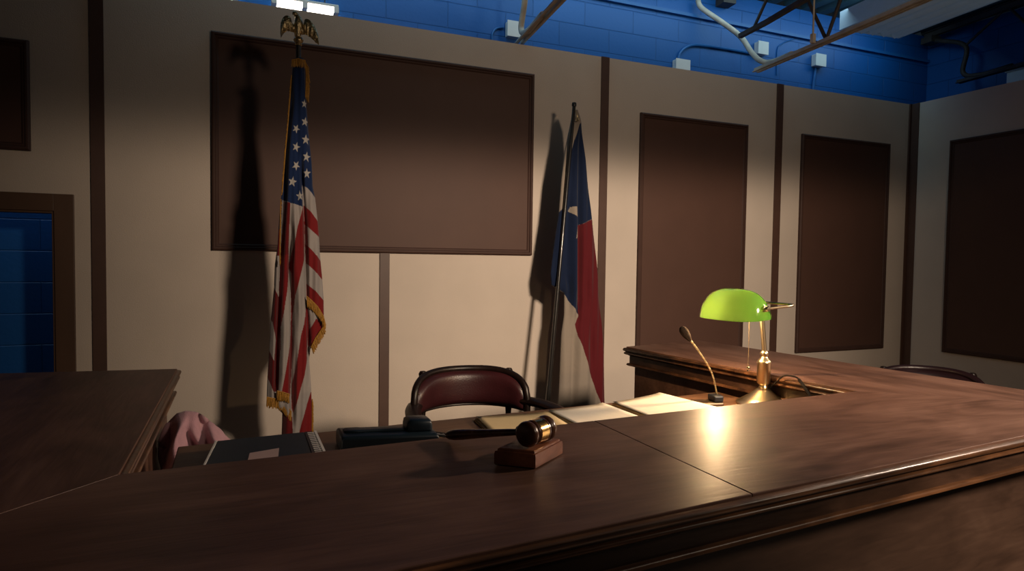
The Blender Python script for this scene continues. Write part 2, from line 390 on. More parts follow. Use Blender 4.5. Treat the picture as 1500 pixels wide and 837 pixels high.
# bridging angle across joist B
t = MB(); bar(t, at(1084, 53, 0, 3.50), at(1122, 33, 0, 3.50), .035, .03); bar(t, at(1122, 33, 0, 3.50), at(1215, -22, 0, 3.50), .035, .03)
tag(t.build('steel_brace', M['steel_dk'], loc=at(1122, 33, 0, 3.50)), 'dark steel brace running up from the bent joist end', 'brace')
t = MB(); p = at(1191, 52, 0, 3.50); t.tube([p, (p.x, p.y, CZ+.01)], .006, 8)
t.box(p.x-.013, p.x+.013, p.y-.012, p.y+.012, p.z-.05, p.z+.010)
tag(t.build('hanger_rod', M['steel'], loc=p), 'thin vertical hanger rod clamped to the bent-ended joist', 'rod')
# angle ledge along the block wall
b = MB(); b.box(-4.5, BX-.01, BY-.03, BY-.001, EYE+2.03, EYE+2.055); S(b.build('trim_6', M['blue_flat'], loc=(0, BY, EYE+2.03)))
# junction boxes
def jbox(x0, y0, x1, y1, label, arc=None):
    p = at(x0, (y0+y1)/2, 1, BY); q = at(x1, (y0+y1)/2, 1, BY)
    zt = at((x0+x1)/2, y0, 1, BY).z; zb = at((x0+x1)/2, y1, 1, BY).z
    t = empty('junction_box', ((p.x+q.x)/2, BY, zb)); tag(t, label, 'junction box', group='white electrical boxes on the blue block wall')
    box('box_body', p.x+.01, q.x-.01, BY-.055, BY, zb, zt, M['white'], t, bevel=.006)
    box('cover_plate', p.x+.004, q.x-.004, BY-.062, BY-.0555, zb-.003, zt+.003, M['white'], t, bevel=.002)
    return t
jbox(738, 35, 760, 57, 'largest white electrical box, beside the leftmost steel joist end')
jbox(983, 90, 1005, 110, 'white electrical box half hidden behind the wall top')
jbox(1103, 64, 1119, 82, 'white electrical box behind the bend of the bent steel joist')
jbox(1187, 82, 1203, 99, 'white electrical box right of the bent steel joist, below the hanger rod')
def conduit(pts, r, label, y=None):
    y = BY-r
    b = MB(); b.tube(bez([at(a, c, 1, y) for a, c in pts], 10), r, 8)
    o = b.build('conduit', M['blue_flat'], loc=at(*pts[0], 1, y), smooth=True)
    tag(o, label, 'conduit', group='blue painted conduits on the block wall')
conduit([(721, 62), (721, 50), (727, 42), (738, 40)], .008, 'short blue conduit looping into the largest white box')
conduit([(993, 89), (996, 78), (1006, 69), (1022, 66), (1060, 71), (1100, 78)], .012, 'blue conduit arching rightward out of the half hidden white box')
conduit([(1195, 100), (1193, 112), (1190, 140)], .012, 'straight blue conduit dropping below the white box right of the joist')
conduit([(1138, 110), (1139, 74), (1146, 64), (1162, 57)], .006, 'thin blue conduit arc between the two right-hand white boxes')
# ceiling fixtures
def strip_light(x0, x1, y, z, label):
    t = empty('strip_light', ((x0+x1)/2, y, z)); tag(t, label, 'light fixture')
    box('housing', x0, x1, y-.05, y+.05, z+.03, z+.048, M['white'], t, bevel=.004)
    b = MB(); b.tube([(x0+.02, y-.035, z+.014), (x1-.02, y-.035, z+.014)], .014, 12); b.build('tube_lamp', M['tube'], t, smooth=True)
    b = MB(); b.tube([(x0+.02, y+.035, z+.014), (x1-.02, y+.035, z+.014)], .014, 12); b.build('tube_lamp', M['tube'], t, smooth=True)
    for k, xx in enumerate((x0, (x0+x1)/2-.02, x1-.03)):
        box('lamp_holder', xx, xx+.03, y-.055, y+.055, z-.004, z+.03, M['white'], t)
    for xx in (x0+.08, x1-.08):
        b = MB(); b.tube([(xx, y, z+.048), (xx, y, CZ+.01)], .004, 6); b.build('hanger', M['steel_dk'], t)
strip_light(0.20, 0.60, 4.36, EYE+1.555, 'glowing white strip light just above the wall behind the eagle finial')
strip_light(-0.42, 0.01, 4.36, EYE+1.555, 'lit strip light at the very top edge left of the eagle finial')
# louvred troffer
ta, tb = at(1240, 40, 2, EYE+1.95), at(1306, 57, 2, EYE+1.95)
x0, x1, ye = ta.x, tb.x-.0, (ta.y+tb.y)/2; z = EYE+1.95
t = empty('ceiling_light', ((x0+x1)/2, ye, z)); tag(t, 'large ribbed blue-white fluorescent fixture hanging at upper right', 'light fixture')
b = MB(); b.box(x0-.02, x1+.02, ye-1.25, ye, z+.05, z+.14); b.box(x0-.02, x0, ye-1.25, ye, z-.01, z+.05); b.box(x1, x1+.02, ye-1.25, ye, z-.01, z+.05)
b.box(x0, x1, ye-.02, ye, z-.01, z+.05); b.box(x0, x1, ye-1.25, ye-1.23, z-.01, z+.05); b.build('housing', M['fix_white'], t)
nb = 5
box('louvre_backing', x0+.001, x1-.001, ye-1.22, ye-.03, z+.040, z+.049, M['steel_dk'], t)
for i in range(nb):
    xa = x0+(x1-x0)*i/nb; xb = x0+(x1-x0)*(i+1)/nb; xm = (xa+xb)/2
    g_ = .014
    rows = []
    for yy in (ye-1.22, ye-.03):
        rows.append([(xa+g_+(xb-xa-2*g_)*k/8, yy, z+.045-.075*(1-abs(k/4-1))**.35) for k in range(9)])
    b = MB(); b.grid(rows); b.build('diffuser_rib', M['fix_white'], t, smooth=True)
for yy in (ye-.15, ye-1.1):
    t.rotation_euler = (0, 0, -.11)
    for s in (-1, 1):
        b = MB(); b.tube([((x0+x1)/2, yy, CZ+.01), ((x0+x1)/2+s*.13, yy, z+.14)], .003, 6); b.build('hanger', M['steel_dk'], t)
a_, c_ = at(1484, 106, 0, BX), at(1500, 119, 0, BX)
t = empty('wall_light', (BX, a_.y-.2, a_.z-.12)); tag(t, 'pale fixture on the blue side wall at the far right edge', 'light fixture')
box('housing', BX-.09, BX-.001, a_.y-.5, a_.y, a_.z-.14, a_.z-.02, M['fix_white'], t, bevel=.005)
box('reflector', BX-.11, BX-.001, a_.y-.5, a_.y+.005, a_.z-.018, a_.z+.005, M['white'], t)

# ================================================================ THE BENCH
BT = EYE-0.386                  # bench top height 0.870
A = (-.76, .708); B = (2.31, .953); C = (2.11, 2.60); D = (1.622, 2.503); E_ = (1.742, 1.409); Fp = (-.192, 1.308); G = (-.188, 2.47); H = (-.76, 2.555)
loop = [A, B, C, D, E_, Fp, G, H]      # counter-clockwise
bench = empty('judge_bench', (0.8, 1.3, 0)); tag(bench, 'U-shaped dark walnut courtroom bench with moulded top filling the foreground', 'bench')
def offset_loop(L, o):
    n = len(L); out = []
    for i in range(n):
        p0, p1, p2 = Vector(L[i-1]), Vector(L[i]), Vector(L[(i+1) % n])
        d1 = (p1-p0).normalized(); d2 = (p2-p1).normalized()
        n1 = Vector((d1.y, -d1.x)); n2 = Vector((d2.y, -d2.x))
        m = (n1+n2); m = m/m.dot(n1) if m.length > 1e-6 else n1
        out.append(p1+m*o)
    return out
def ring(b, prof, segs=None):
    rows = [[(q.x, q.y, BT+d) for q in offset_loop(loop, o)] for o, d in prof]
    b.grid(rows, closed=True)
def inset_quad(q, g):
    c = Vector((0, 0))
    return [tuple(v) for v in offset_loop(q, -g)]
# countertop boards: left wing, front-left, front-right, right wing, mitred
def seam_at(x):
    f = lambda P, Q: P[1]+(Q[1]-P[1])*(x-P[0])/(Q[0]-P[0])
    return (x, f(A, B)), (x, f(Fp, E_))
s0, s1 = seam_at(0.793)
tops = [([H, A, Fp, G], M['wood_y']), ([A, s0, s1, Fp], M['wood_x']), ([s0, B, E_, s1], M['wood_x']), ([B, C, D, E_], M['wood_y'])]
for q, m_ in tops:
    b = MB(); b.prism(inset_quad(q, .0006), BT-.014, BT); b.build('countertop_board', m_, bench, bevel=.0015)
b = MB(); ring(b, [(-.03, -.0145), (.0015, -.0045), (.009, -.007), (.0115, -.012), (.010, -.018), (.003, -.0215), (.003, -.024), (.0065, -.026), (.0075, -.031), (.004, -.0345), (-.005, -.037), (-.011, -.041), (-.03, -.043)])
b.build('cap_moulding', M['mould'], bench, smooth=True, angle=50)
b = MB(); ring(b, [(-.03, -.04), (-.012, -.042), (-.012, -.076), (-.03, -.078)]); b.build('frieze_board', M['frieze'], bench)
b = MB(); ring(b, [(-.03, -.0735), (-.006, -.0745), (-.002, -.078), (-.002, -.083), (-.008, -.0865), (-.03, -.089)]); b.grid([[(q.x, q.y, BT-.0885) for q in offset_loop(loop, o)] for o in (-.02, -.10)], closed=True)
b.build('bead_moulding', M['mould'], bench, smooth=True, angle=50)
inner = offset_loop(loop, -.030)
names = ['front_panel', 'wing_panel', 'wing_end_panel', 'wing_panel', 'inner_panel', 'wing_panel', 'wing_end_panel', 'wing_panel']
inn2 = offset_loop(loop, -.055)
for i in range(8):
    j = (i+1) % 8
    if i == 0:
        f1, f2 = offset_loop(loop, -.085), offset_loop(loop, -.11)
        q = [tuple(f1[0]), tuple(f1[1]), tuple(f2[1]), tuple(f2[0])]
        b = MB(); b.prism(q, 0.0, BT-.0145); b.build('front_panel', M['wood_panel'], bench); continue
    b = MB(); q = [tuple(inner[i]), tuple(inner[j]), tuple(inn2[j]), tuple(inn2[i])]
    b.prism(q, 0.0, BT-.0145); b.build(names[i], M['wood_panel'] if i == 0 else M['wood_x'], bench)
# lower desk inside the U
DZT = EYE-0.488
b = MB(); b.prism([(-.140, 1.40), (1.690, 1.50), (1.672, 1.945), (-.140, 1.843)], DZT-.030, DZT); b.build('desk_surface', M['desk'], bench, bevel=.003)
b = MB(); b.prism([(-.14, 1.30), (1.73, 1.36), (1.69, 1.52), (-.14, 1.42)], DZT-.06, DZT-.0305); b.build('desk_bearer', M['desk'], bench)
for x0_, x1_ in ((-.13, -.10), (1.62, 1.65)):
    box('desk_support', x0_, x1_, 1.42, 1.80, 0, DZT-.0305, M['desk'], bench)
# ================================================================ GAVEL AND BLOCK
p0 = Vector((.505, 1.073)); dl = Vector((-.777, .63)).normalized(); dr = Vector((.806, .592)).normalized()
def blk(o): # inset corners
    return [p0+dl*o+dr*o, p0+dr*(.112-o)+dl*o, p0+dr*(.112-o)+dl*(.080-o), p0+dl*(.080-o)+dr*o]
b = MB(); rows = [[(q.x, q.y, z) for q in blk(o)] for o, z in ((.003, BT+.0005), (0, BT+.003), (0, BT+.022), (.001, BT+.0275), (.004, BT+.0285), (.0045, BT+.0315), (.007, BT+.033))]
b.grid(rows, closed=True); n = len(b.v); b.f += [(0, 1, 2, 3)[::-1], (n-4, n-3, n-2, n-1)]; b.mi += [0, 0]
tag(b.build('sounding_block', M['gblock'], loc=(p0.x, p0.y, BT), smooth=True, angle=25), 'square reddish walnut sound block under the gavel head', 'sound block')
gz = BT+.0335+.0252
hc = Vector((.527, 1.118, gz)); ax = Vector((.868, .497, 0)).normalized()
gv = empty('gavel', hc-Vector((0, 0, .025))); tag(gv, 'wooden gavel with a gold band, its head resting on the sound block', 'gavel')
def frame_mtx(origin, zdir):
    z = Vector(zdir).normalized(); x = Vector((0, 0, 1)).cross(z)
    if x.length < 1e-4: x = Vector((1, 0, 0))
    x.normalize(); y = z.cross(x)
    m = Matrix((x, y, z)).transposed().to_4x4(); m.translation = origin; return m
hm = frame_mtx(hc, ax)
b = MB(); b.lathe([(0, -.0385), (.019, -.0385), (.0225, -.036), (.0245, -.031), (.0245, -.026), (.0225, -.0225), (.0205, -.020), (.0225, -.018), (.0235, -.014), (.0215, -.0115), (.0215, .0115), (.0235, .0135), (.0235, .017), (.0205, .020), (.0225, .0225), (.0248, .027), (.0248, .032), (.0225, .0365), (.019, .0385), (0, .0385)], 48, mtx=hm)
b.build('head', M['gavel'], gv, smooth=True)
b = MB(); b.lathe([(.0222, -.0125), (.0232, -.012), (.0232, .012), (.0222, .0125)], 48, mtx=hm); b.build('gold_band', M['gold_band'], gv, smooth=True)
he = Vector((.408, 1.315, BT+.0115)); hs = hc+(he-hc).normalized()*.0215
hl = (he-hs).length; hmx = frame_mtx(hs, he-hs)
b = MB(); b.lathe([(0, -.003), (.0062, 0), (.0062, .012), (.0095, .014), (.0122, .018), (.0118, .021), (.0085, .0235), (.0068, .025), (.0064, .030), (.0070, .045), (.0078, hl*.40), (.0095, hl*.6), (.0112, hl*.78), (.0112, hl*.88), (.0095, hl*.95), (.0060, hl*.99), (0, hl)], 28, mtx=hmx)
b.build('handle', M['gavel'], gv, smooth=True)

# ================================================================ BANKER'S LAMP
lx, ly = 1.676, 1.722
lamp = empty('desk_lamp', (lx, ly, DZT)); tag(lamp, 'brass banker desk lamp with glowing green glass shade and pull chain', 'desk lamp')
def T(x, y, z): return Matrix.Translation((x, y, z))
b = MB(); b.lathe([(0, 0.0005), (.086, .0005), (.089, .003), (.089, .006), (.085, .009), (.076, .012), (.074, .015), (.060, .024), (.040, .038), (.026, .050), (.016, .056), (.0, .056)], 56, mtx=T(lx, ly, DZT)); b.build('base', M['brass'], lamp, smooth=True)
b = MB(); b.lathe([(0, .054), (.013, .055), (.015, .060), (.0125, .066), (.018, .071), (.0225, .077), (.0225, .140), (.024, .143), (.024, .148), (.020, .154), (.0135, .160), (.010, .166), (.0135, .171), (.0145, .177), (.012, .183), (.0085, .187), (0, .188)], 36, mtx=T(lx, ly, DZT)); b.build('column', M['brass'], lamp, smooth=True)
bx_ = lx-.018
b = MB(); b.tube([(lx, ly, DZT+.185), (bx_, ly+.004, DZT+.350)], .0085, 16); b.build('pole', M['brass'], lamp, smooth=True)
SX, SY, SZ = 1.527, 1.708, DZT+.306     # shade centre and rim height
SA, SB, SH = .073, .128, .096
TIL = math.radians(5)
def shade_pt(u, v, k=1.0, dz=0):
    # u along length -1..1, v angle 0..pi across
    y = SB*k*u; e = (1-abs(u)**3.2)**(1/2.4)
    a_ = SA*k*e; h = SH*k*(1-abs(u)**3.6)**(1/2.0)
    v = .30+(math.pi-.60)*v/math.pi
    x = -a_*math.cos(v)/math.cos(.30); zz = h*(math.sin(v)-math.sin(.30))/(1-math.sin(.30))
    xr = x*math.cos(TIL)-zz*math.sin(TIL)*.3; zr = zz+ x*math.sin(TIL)
    return Vector((SX+xr+y*-.05, SY+y, SZ+zr+dz))
def shade_rows(k, dz):
    us = [math.sin(math.pi/2*(-1+2*i/44)) for i in range(45)]
    return [[shade_pt(max(-.9999, min(.9999, u)), math.pi*j/28, k, dz) for j in range(29)] for u in us]
sh = MB(); sh.grid(shade_rows(1.0, 0)); so = sh.build('lamp_shade', M['shade'], lamp, smooth=True, angle=80); so['label'] = 'glowing green glass shade'
sh = MB(); sh.grid(shade_rows(.955, .0005)); sh.build('shade_lining', M['lining'], lamp, smooth=True, angle=80)
# bail and knobs
kz = SZ+.038; yn, yf = SY-SB*.985-.006, SY+SB*.985+.006; bx = lx-.014
b = MB()
b.tube(bez([(SX+.012, yn, kz), (SX+.06, yn-.001, kz+.004), (bx-.03, yn, kz+.007), (bx-.004, yn+.010, kz+.009), (bx+.002, yn+.035, kz+.010), (bx-.004, ly, kz+.010), (bx+.0, yf-.035, kz+.010), (bx-.006, yf-.010, kz+.009), (bx-.03, yf, kz+.007), (SX+.06, yf, kz+.004), (SX-.0, yf, kz)], 8), .0042, 10)
b.build('shade_bail', M['brass'], lamp, smooth=True)
for yy, s in ((yn, -1), (yf, 1)):
    b = MB(); b.lathe([(0, -.012), (.008, -.012), (.010, -.008), (.010, .0), (.007, .002), (.007, .006), (.009, .008), (.007, .013), (0, .014)], 20, mtx=frame_mtx((SX+.008, yy, kz), (0, s, 0))); b.build('shade_knob', M['brass'], lamp, smooth=True)
b = MB(); b.lathe([(0, 0), (.012, 0), (.013, .004), (.013, .012), (.009, .018), (0, .02)], 20, mtx=T(bx-.004, ly+.004, kz-.004)); b.build('pole_cap', M['brass'], lamp, smooth=True)
# socket and bulb under the shade
b = MB(); b.tube([(SX, yf-.012, kz+.01), (SX, SY+.055, kz+.01)], .012, 14); b.build('lamp_socket', M['brass'], lamp, smooth=True)
# pull chain: beads
b = MB(); cx_, cy_ = at(1097, 500, 1, SY-.055).x, SY-.055
ztop = SZ+.03; zbot = at(1096, 540, 1, cy_).z
nbead = 46
for i in range(nbead):
    zz = ztop+(zbot-ztop)*i/nbead
    b.lathe([(0, -.0016), (.0016, -.0008), (.0019, 0), (.0016, .0008), (0, .0016)], 7, mtx=T(cx_, cy_, zz))
b.tube([(cx_, cy_, ztop+.03), (cx_, cy_, zbot)], .0006, 5)
b.lathe([(0, -.010), (.0035, -.009), (.003, -.004), (.0055, -.002), (.0065, .002), (.005, .006), (0, .008)], 14, mtx=T(cx_, cy_, zbot))
b.build('pull_chain', M['brass'], lamp, smooth=True)
# cord: up out of the base, over the wing edge and down
zc = BT
cpts = [(lx+.012, ly-.01, DZT+.060), at(1136, 560, 1, 1.70), at(1149, 551, 1, 1.68), at(1163, 552, 1, 1.66), (1.705, 1.655, BT+.012), (1.730, 1.640, BT+.004)]
wxi = lambda y: 1.622+(2.503-y)*(1.742-1.622)/(2.503-1.409)
y_ = 1.62
cpts = [(lx+.012, ly-.012, DZT+.055), at(1138, 559, 0, lx+.015), at(1149, 551, 0, lx+.02), at(1163, 552, 0, lx+.025), (wxi(1.60)-.012, 1.600, BT+.004), (wxi(1.57)-.015, 1.575, BT-.02), (wxi(1.55)-.012, 1.555, BT-.05), (wxi(1.54)-.012, 1.54, DZT+.012), (wxi(1.50)-.02, 1.50, DZT+.004)]
b = MB(); b.tube(bez(cpts, 12), .0026, 8); b.build('power_cord', M['cord'], lamp, smooth=True)
b = MB(); b.tube(bez(cpts[4:8], 8), .0048, 8); b.build('cord_clip', M['cord'], lamp, smooth=True)
# ================================================================ MICROPHONE
mp = Vector((1.500, 1.775, DZT)); mic = empty('microphone', mp); tag(mic, 'bronze gooseneck desk microphone standing left of the green lamp', 'microphone')
b = MB(); b.prism([(1.432, 1.752), (1.520, 1.735), (1.540, 1.795), (1.442, 1.822)], DZT+.0005, DZT+.014); b.build('base_plate', M['mic'], mic, bevel=.005)
b = MB(); b.prism([(1.485, 1.745), (1.520, 1.738), (1.536, 1.788), (1.498, 1.797)], DZT+.0145, DZT+.036); b.build('switch_housing', M['black'], mic, bevel=.005)
ym = 1.770
neck = [at(1051, 588, 1, ym), at(1049, 572, 1, ym), at(1043, 548, 1, ym), at(1033, 529, 1, ym), at(1020, 510, 1, ym), at(1010, 497, 1, ym)]
b = MB(); b.tube(bez(neck, 10), .0032, 10); b.build('gooseneck', M['brass_old'], mic, smooth=True)
h0, h1 = at(1011, 499, 1, ym), at(998, 480, 1, ym)
L_h = (h1-h0).length
b = MB(); b.lathe([(0, 0), (.006, 0), (.008, L_h*.12), (.0125, L_h*.35), (.0145, L_h*.62), (.013, L_h*.85), (.008, L_h*.98), (0, L_h*1.03)], 20, mtx=frame_mtx(h0, h1-h0)); b.build('foam_windscreen', M['foam'], mic, smooth=True)

# ================================================================ FOLDERS AND PAPERS
def quadprism(b, q, z0, z1, mi=0): b.prism([tuple(v) for v in q], z0, z1, mi)
def folder(corners, z, label, top_mat, lower, name='file_folder', extra=None):
    """corners: near-left, near-right, far-right, far-left"""
    q = [Vector(c) for c in corners]; c0 = sum(q, Vector((0, 0)))/4
    t = empty(name, (c0.x, c0.y, DZT)); tag(t, label, 'folder', group='paper folders on the desk')
    zz = DZT+.0004
    for k, (m_, th, dx, dy, rot) in enumerate(lower):
        R = Matrix.Rotation(rot, 2); b = MB()
        quadprism(b, [c0+R @ (v-c0)+Vector((dx, dy)) for v in q], zz, zz+th); b.build(['folder_cover', 'paper_stack', 'folder_flap'][k % 3], m_, t); zz += th+.0002
    b = MB()
    # top sheet with a slight curl
    rows = []
    for i in range(9):
        u = i/8
        rows.append([tuple((q[0].lerp(q[1], j/12)).lerp(q[3].lerp(q[2], j/12), u))+(zz+.003*(2*j/12-1)**4+.002*u*u,) for j in range(13)])
    b.grid(rows); o = b.build('top_sheet', top_mat, t, smooth=True)
    sm = o.modifiers.new('s', 'SOLIDIFY'); sm.thickness = .0006; sm.offset = 1
    return t
folder([(.640, 1.590), (.880, 1.580), (.898, 1.829), (.664, 1.838)], 0, 'plain manila folder, behind the gavel and left of the white papers', M['manila'], [(M['yellow_card'], .003, -.006, 0, .02), (M['paper'], .002, -.003, .0, -.01), (M['manila'], .002, -.002, .0, .01)])
folder([(.905, 1.590), (1.135, 1.585), (1.119, 1.860), (.900, 1.828)], 0, 'ruled white papers on a folder, middle of the three stacks', M['ruled'], [(M['casing'], .003, -.012, 0, .03), (M['manila'], .004, -.008, .0, .01), (M['paper'], .004, -.002, .0, -.01)])
folder([(1.150, 1.580), (1.445, 1.600), (1.386, 1.917), (1.146, 1.842)], 0, 'thick brightly lit stack of papers nearest the microphone', M['paper'], [(M['casing'], .002, -.010, 0, .01), (M['yellow_card'], .008, -.006, .0, .015), (M['manila'], .006, -.002, .0, -.005)])

# ================================================================ PHONE
ph = empty('telephone', (.355, 1.66, DZT)); tag(ph, 'dark navy desk telephone with handset on its right, left of the gavel', 'telephone')
b = MB()
prof = [(1.640, 0.001), (1.638, .036), (1.645, .041), (1.720, .044), (1.734, .041), (1.738, .034), (1.738, .001)]
rows = [[(xx, y-(xx-.24)*.20, DZT+z*k_) for y, z in prof] for xx, k_ in ((.238, .9), (.242, 1), (.470, 1), (.476, .85))]
b.grid(rows, closed=True); b.f += [tuple(range(7)), tuple(range(21, 28))]; b.mi += [0, 0]
b.build('phone_body', M['phone'], ph, bevel=.003, smooth=True, angle=35)
# handset lying along the body, its raised earpiece at the right
b = MB(); rows = []
for xx, w_, z0_, z1_ in [(.250, .012, .041, .046), (.256, .020, .040, .0485), (.285, .021, .040, .049), (.300, .016, .041, .048), (.400, .016, .041, .048), (.402, .024, .040, .060), (.405, .030, .040, .069), (.412, .032, .040, .073), (.456, .032, .040, .073), (.462, .030, .040, .070), (.465, .026, .044, .062)]:
    rows.append([(xx, 1.690-(xx-.24)*.20+w_*math.copysign(abs(math.cos(a))**.45, math.cos(a)), DZT+(z0_+z1_)/2+(z1_-z0_)/2*math.copysign(abs(math.sin(a))**.45, math.sin(a))) for a in [2*math.pi*j/24 for j in range(24)]])
b.grid(rows, closed=True); nl = len(rows)-1; b.f += [tuple(range(24)), tuple(range(24*nl, 24*nl+24))]; b.mi += [0, 0]
b.build('handset', M['phone'], ph, smooth=True, angle=50)
for k in range(3):
    b = MB(); b.box(.27+k*.05, .30+k*.05, 1.6335-k*.010-.0015, 1.6345-k*.010, DZT+.012, DZT+.018); b.build('side_slot', M['black'], ph)
b = MB(); cp_ = []
p_, q_ = Vector((.478, 1.665, DZT+.022)), Vector((.525, 1.66, DZT+.012))
for i in range(150):
    t_ = i/149; a = t_*2*math.pi*13
    c_ = p_.lerp(q_, t_); cp_.append(c_+Vector((0, math.cos(a)*.006, math.sin(a)*.006)))
b.tube(cp_, .0012, 6); b.build('coiled_cord', M['black'], ph, smooth=True)
# ================================================================ BINDER
bd = empty('ring_binder', (.05, 1.66, DZT)); tag(bd, 'dark comb-bound binder lying on the desk, with a pale slip on it', 'binder')
b = MB(); b.prism([(-.070, 1.52), (.160, 1.53), (.162, 1.776), (-.046, 1.762)], DZT+.022, DZT+.027); b.build('cover', M['binder'], bd, bevel=.001)
b = MB(); b.prism([(-.066, 1.525), (.155, 1.535), (.157, 1.772), (-.042, 1.758)], DZT+.003, DZT+.0215); b.build('page_block', M['paper'], bd)
b = MB(); b.prism([(-.080, 1.52), (.186, 1.53), (.186, 1.776), (-.054, 1.765)], DZT+.0005, DZT+.0028); b.build('back_cover', M['white'], bd)
b = MB(); b.prism([(.1605, 1.53), (.180, 1.53), (.181, 1.772), (.1625, 1.774)], DZT+.003, DZT+.028); b.build('binding_strip', M['black'], bd)
b = MB()
for i in range(14):
    yy = 1.54+i*.0165; b.box(.168, .190, yy, yy+.007, DZT+.003, DZT+.0285)
b.build('binding_comb', M['white'], bd)
b = MB(); b.box(.186, .192, 1.53, 1.772, DZT+.003, DZT+.029); b.build('comb_spine', M['white'], bd)
b = MB(); b.prism([(-.074, 1.52), (-.0705, 1.52), (-.0465, 1.762), (-.051, 1.762)], DZT+.003, DZT+.0285); b.build('page_edge', M['white'], bd)
sl = MB(); sl.prism([(.020, 1.555), (.085, 1.558), (.092, 1.643), (.026, 1.624)], DZT+.0275, DZT+.0280)
tag(sl.build('paper_slip', M['pink_paper'], loc=(.055, 1.6, DZT+.0275)), 'small pale pink paper slip lying on the dark binder', 'paper')
# ================================================================ CHAIRS
def captain_chair(loc, rz, label, leather, wd=.28, zb=.575, zt=.775, flare=.15, rail=None):
    """faces local -y"""
    t = bpy.data.objects.new('armchair', None); col.objects.link(t); t.location = loc; t.rotation_euler = (0, 0, rz)
    tag(t, label, 'chair', group='leather courtroom armchairs')
    def B(b, name, m_, smooth=True, bevel=0, angle=50): return b.build(name, m_, t, smooth=smooth, bevel=bevel, angle=angle, loc=None)
    def mk(b, name, m_, **k):
        o = b.build(name, m_, None, loc=(0, 0, 0), smooth=True, **k); o.parent = t; return o
    def plan(s, r=0):      # s -1..1 around the back
        th = s*math.radians(72)
        R = wd-r
        return Vector(((R)*math.sin(th), .05+(R*.86)*math.cos(th)))
    top = lambda s: zb+.045+(zt-zb-.045)*(1-abs(s)**3.2)**(1/2.0)
    bot = lambda s: zb+.010*(1-s*s)-.004
    NS, NR = 40, 12
    def surf(off, pil):
        rows = []
        for j in range(NR+1):
            v = j/NR; row = []
            for i in range(NS+1):
                s = -1+2*i/NS
                pill = pil*((1-abs(2*v-1)**4)*(1-abs(s)**8))**.5
                pl_ = plan(s*.985, off+pill)
                row.append((pl_.x, pl_.y, bot(s)+(top(s)-bot(s))*v))
            rows.append(row)
        return rows
    f_, k_ = surf(.008, .034), surf(-.008, -.008)
    b = MB(); b.grid(f_); b.grid(k_)
    m1 = (NS+1)*(NR+1)
    idx = lambda j, i: j*(NS+1)+i
    edge = [idx(0, i) for i in range(NS+1)]+[idx(j, NS) for j in range(1, NR+1)]+[idx(NR, i) for i in range(NS-1, -1, -1)]+[idx(j, 0) for j in range(NR-1, 0, -1)]
    for a in range(len(edge)):
        c = (a+1) % len(edge); b.f.append((edge[a], edge[c], edge[c]+m1, edge[a]+m1)); b.mi.append(0)
    mk(b, 'backrest', leather, angle=60)
    pts = [Vector((*plan(s), top(s)+.006)) for s in [-1+2*i/48 for i in range(49)]]
    pts = [Vector((*plan(-1), zb-.015))]+pts+[Vector((*plan(1), zb-.015))]
    b = MB(); b.tube(pts, .015, 10); mk(b, 'back_rail', rail or M['chair_wood'])
    pts = [Vector((*plan(s), bot(s)-.002)) for s in [-1+2*i/30 for i in range(31)]]
    b = MB(); b.tube(pts, .008, 8); mk(b, 'lower_rail', M['chair_wood'])
    # nailheads along the top seam
    b = MB()
    for i in range(41):
        s = -.93+1.86*i/40; q = plan(s, .016)
        b.lathe([(0, -.003), (.0035, -.002), (.0035, .001), (0, .003)], 6, mtx=T(q.x, q.y, top(s)-.012))
    mk(b, 'nailheads', M['nail'])
    for s in (-.60, .60):
        q = plan(s, -.012); q2 = plan(s, -.024)
        b = MB(); b.lathe([(.013, .42), (.013, zb-.03), (.016, zb), (.014, zb+.06), (.015, top(s)-.02), (.017, top(s)-.002), (.018, top(s)+.010), (.012, top(s)+.020), (0, top(s)+.022)], 14, mtx=T(q2.x, q2.y, 0))
        mk(b, 'back_post', M['chair_wood'])
    for sg in (-1, 1):
        q = plan(sg); fl = 1.0 if sg > 0 else flare
        b = MB(); b.tube(bez([(q.x-sg*.01, q.y+.03, zb+.035), (q.x+sg*.05*fl, q.y-.03, zb+.030), (q.x+sg*.10*fl, q.y-.12, zb+.018), (q.x+sg*.11*fl, q.y-.25, zb+.006), (q.x+sg*.09*fl, q.y-.31, zb-.008)], 8), [.024]*33, 12, flat=(1.4, .8)); mk(b, 'armrest', M['chair_wood'])
        b = MB(); b.lathe([(.016, .40), (.013, .44), (.019, .49), (.014, .53), (.014, zb)], 12, mtx=T(q.x+sg*.106*fl, q.y-.22, 0)); mk(b, 'arm_post', M['chair_wood'])
    # seat
    b = MB(); rows = []
    for r_, z_ in ((.0, .465), (.5, .465), (.85, .460), (.97, .448), (1.0, .430), (.98, .405), (0, .402)):
        rows.append([(.31*r_*math.copysign(abs(math.cos(a))**.6, math.cos(a)), -.02+.26*r_*math.copysign(abs(math.sin(a))**.6, math.sin(a)), z_) for a in [2*math.pi*k/40 for k in range(40)]])
    b.grid(rows, closed=True); mk(b, 'seat', leather, angle=70)
    b = MB(); b.prism([(-.34, -.25), (.34, -.25), (.30, .22), (-.30, .22)], .365, .403); mk(b, 'seat_frame', M['chair_wood'], bevel=.008)
    for sx in (-1, 1):
        for sy in (-1, 1):
            b = MB(); b.tube([(sx*.20, -.02+sy*.19, .37), (sx*.22, -.02+sy*.21, .2), (sx*.25, -.02+sy*.24, .002)], [.02, .018, .013], 12); mk(b, 'leg', M['chair_wood'])
    return t
captain_chair((.915, 2.50, 0), math.radians(-6), 'burgundy leather armchair with curved wooden back, behind the middle of the bench', M['leather'], wd=.262, zt=.757, zb=.598)
captain_chair((2.93, 1.98, 0), math.radians(-50), 'dark leather armchair barely showing beyond the right wing of the bench', M['leather_dk'], wd=.245, zb=.56, zt=.742, rail=M['leather_dk'])
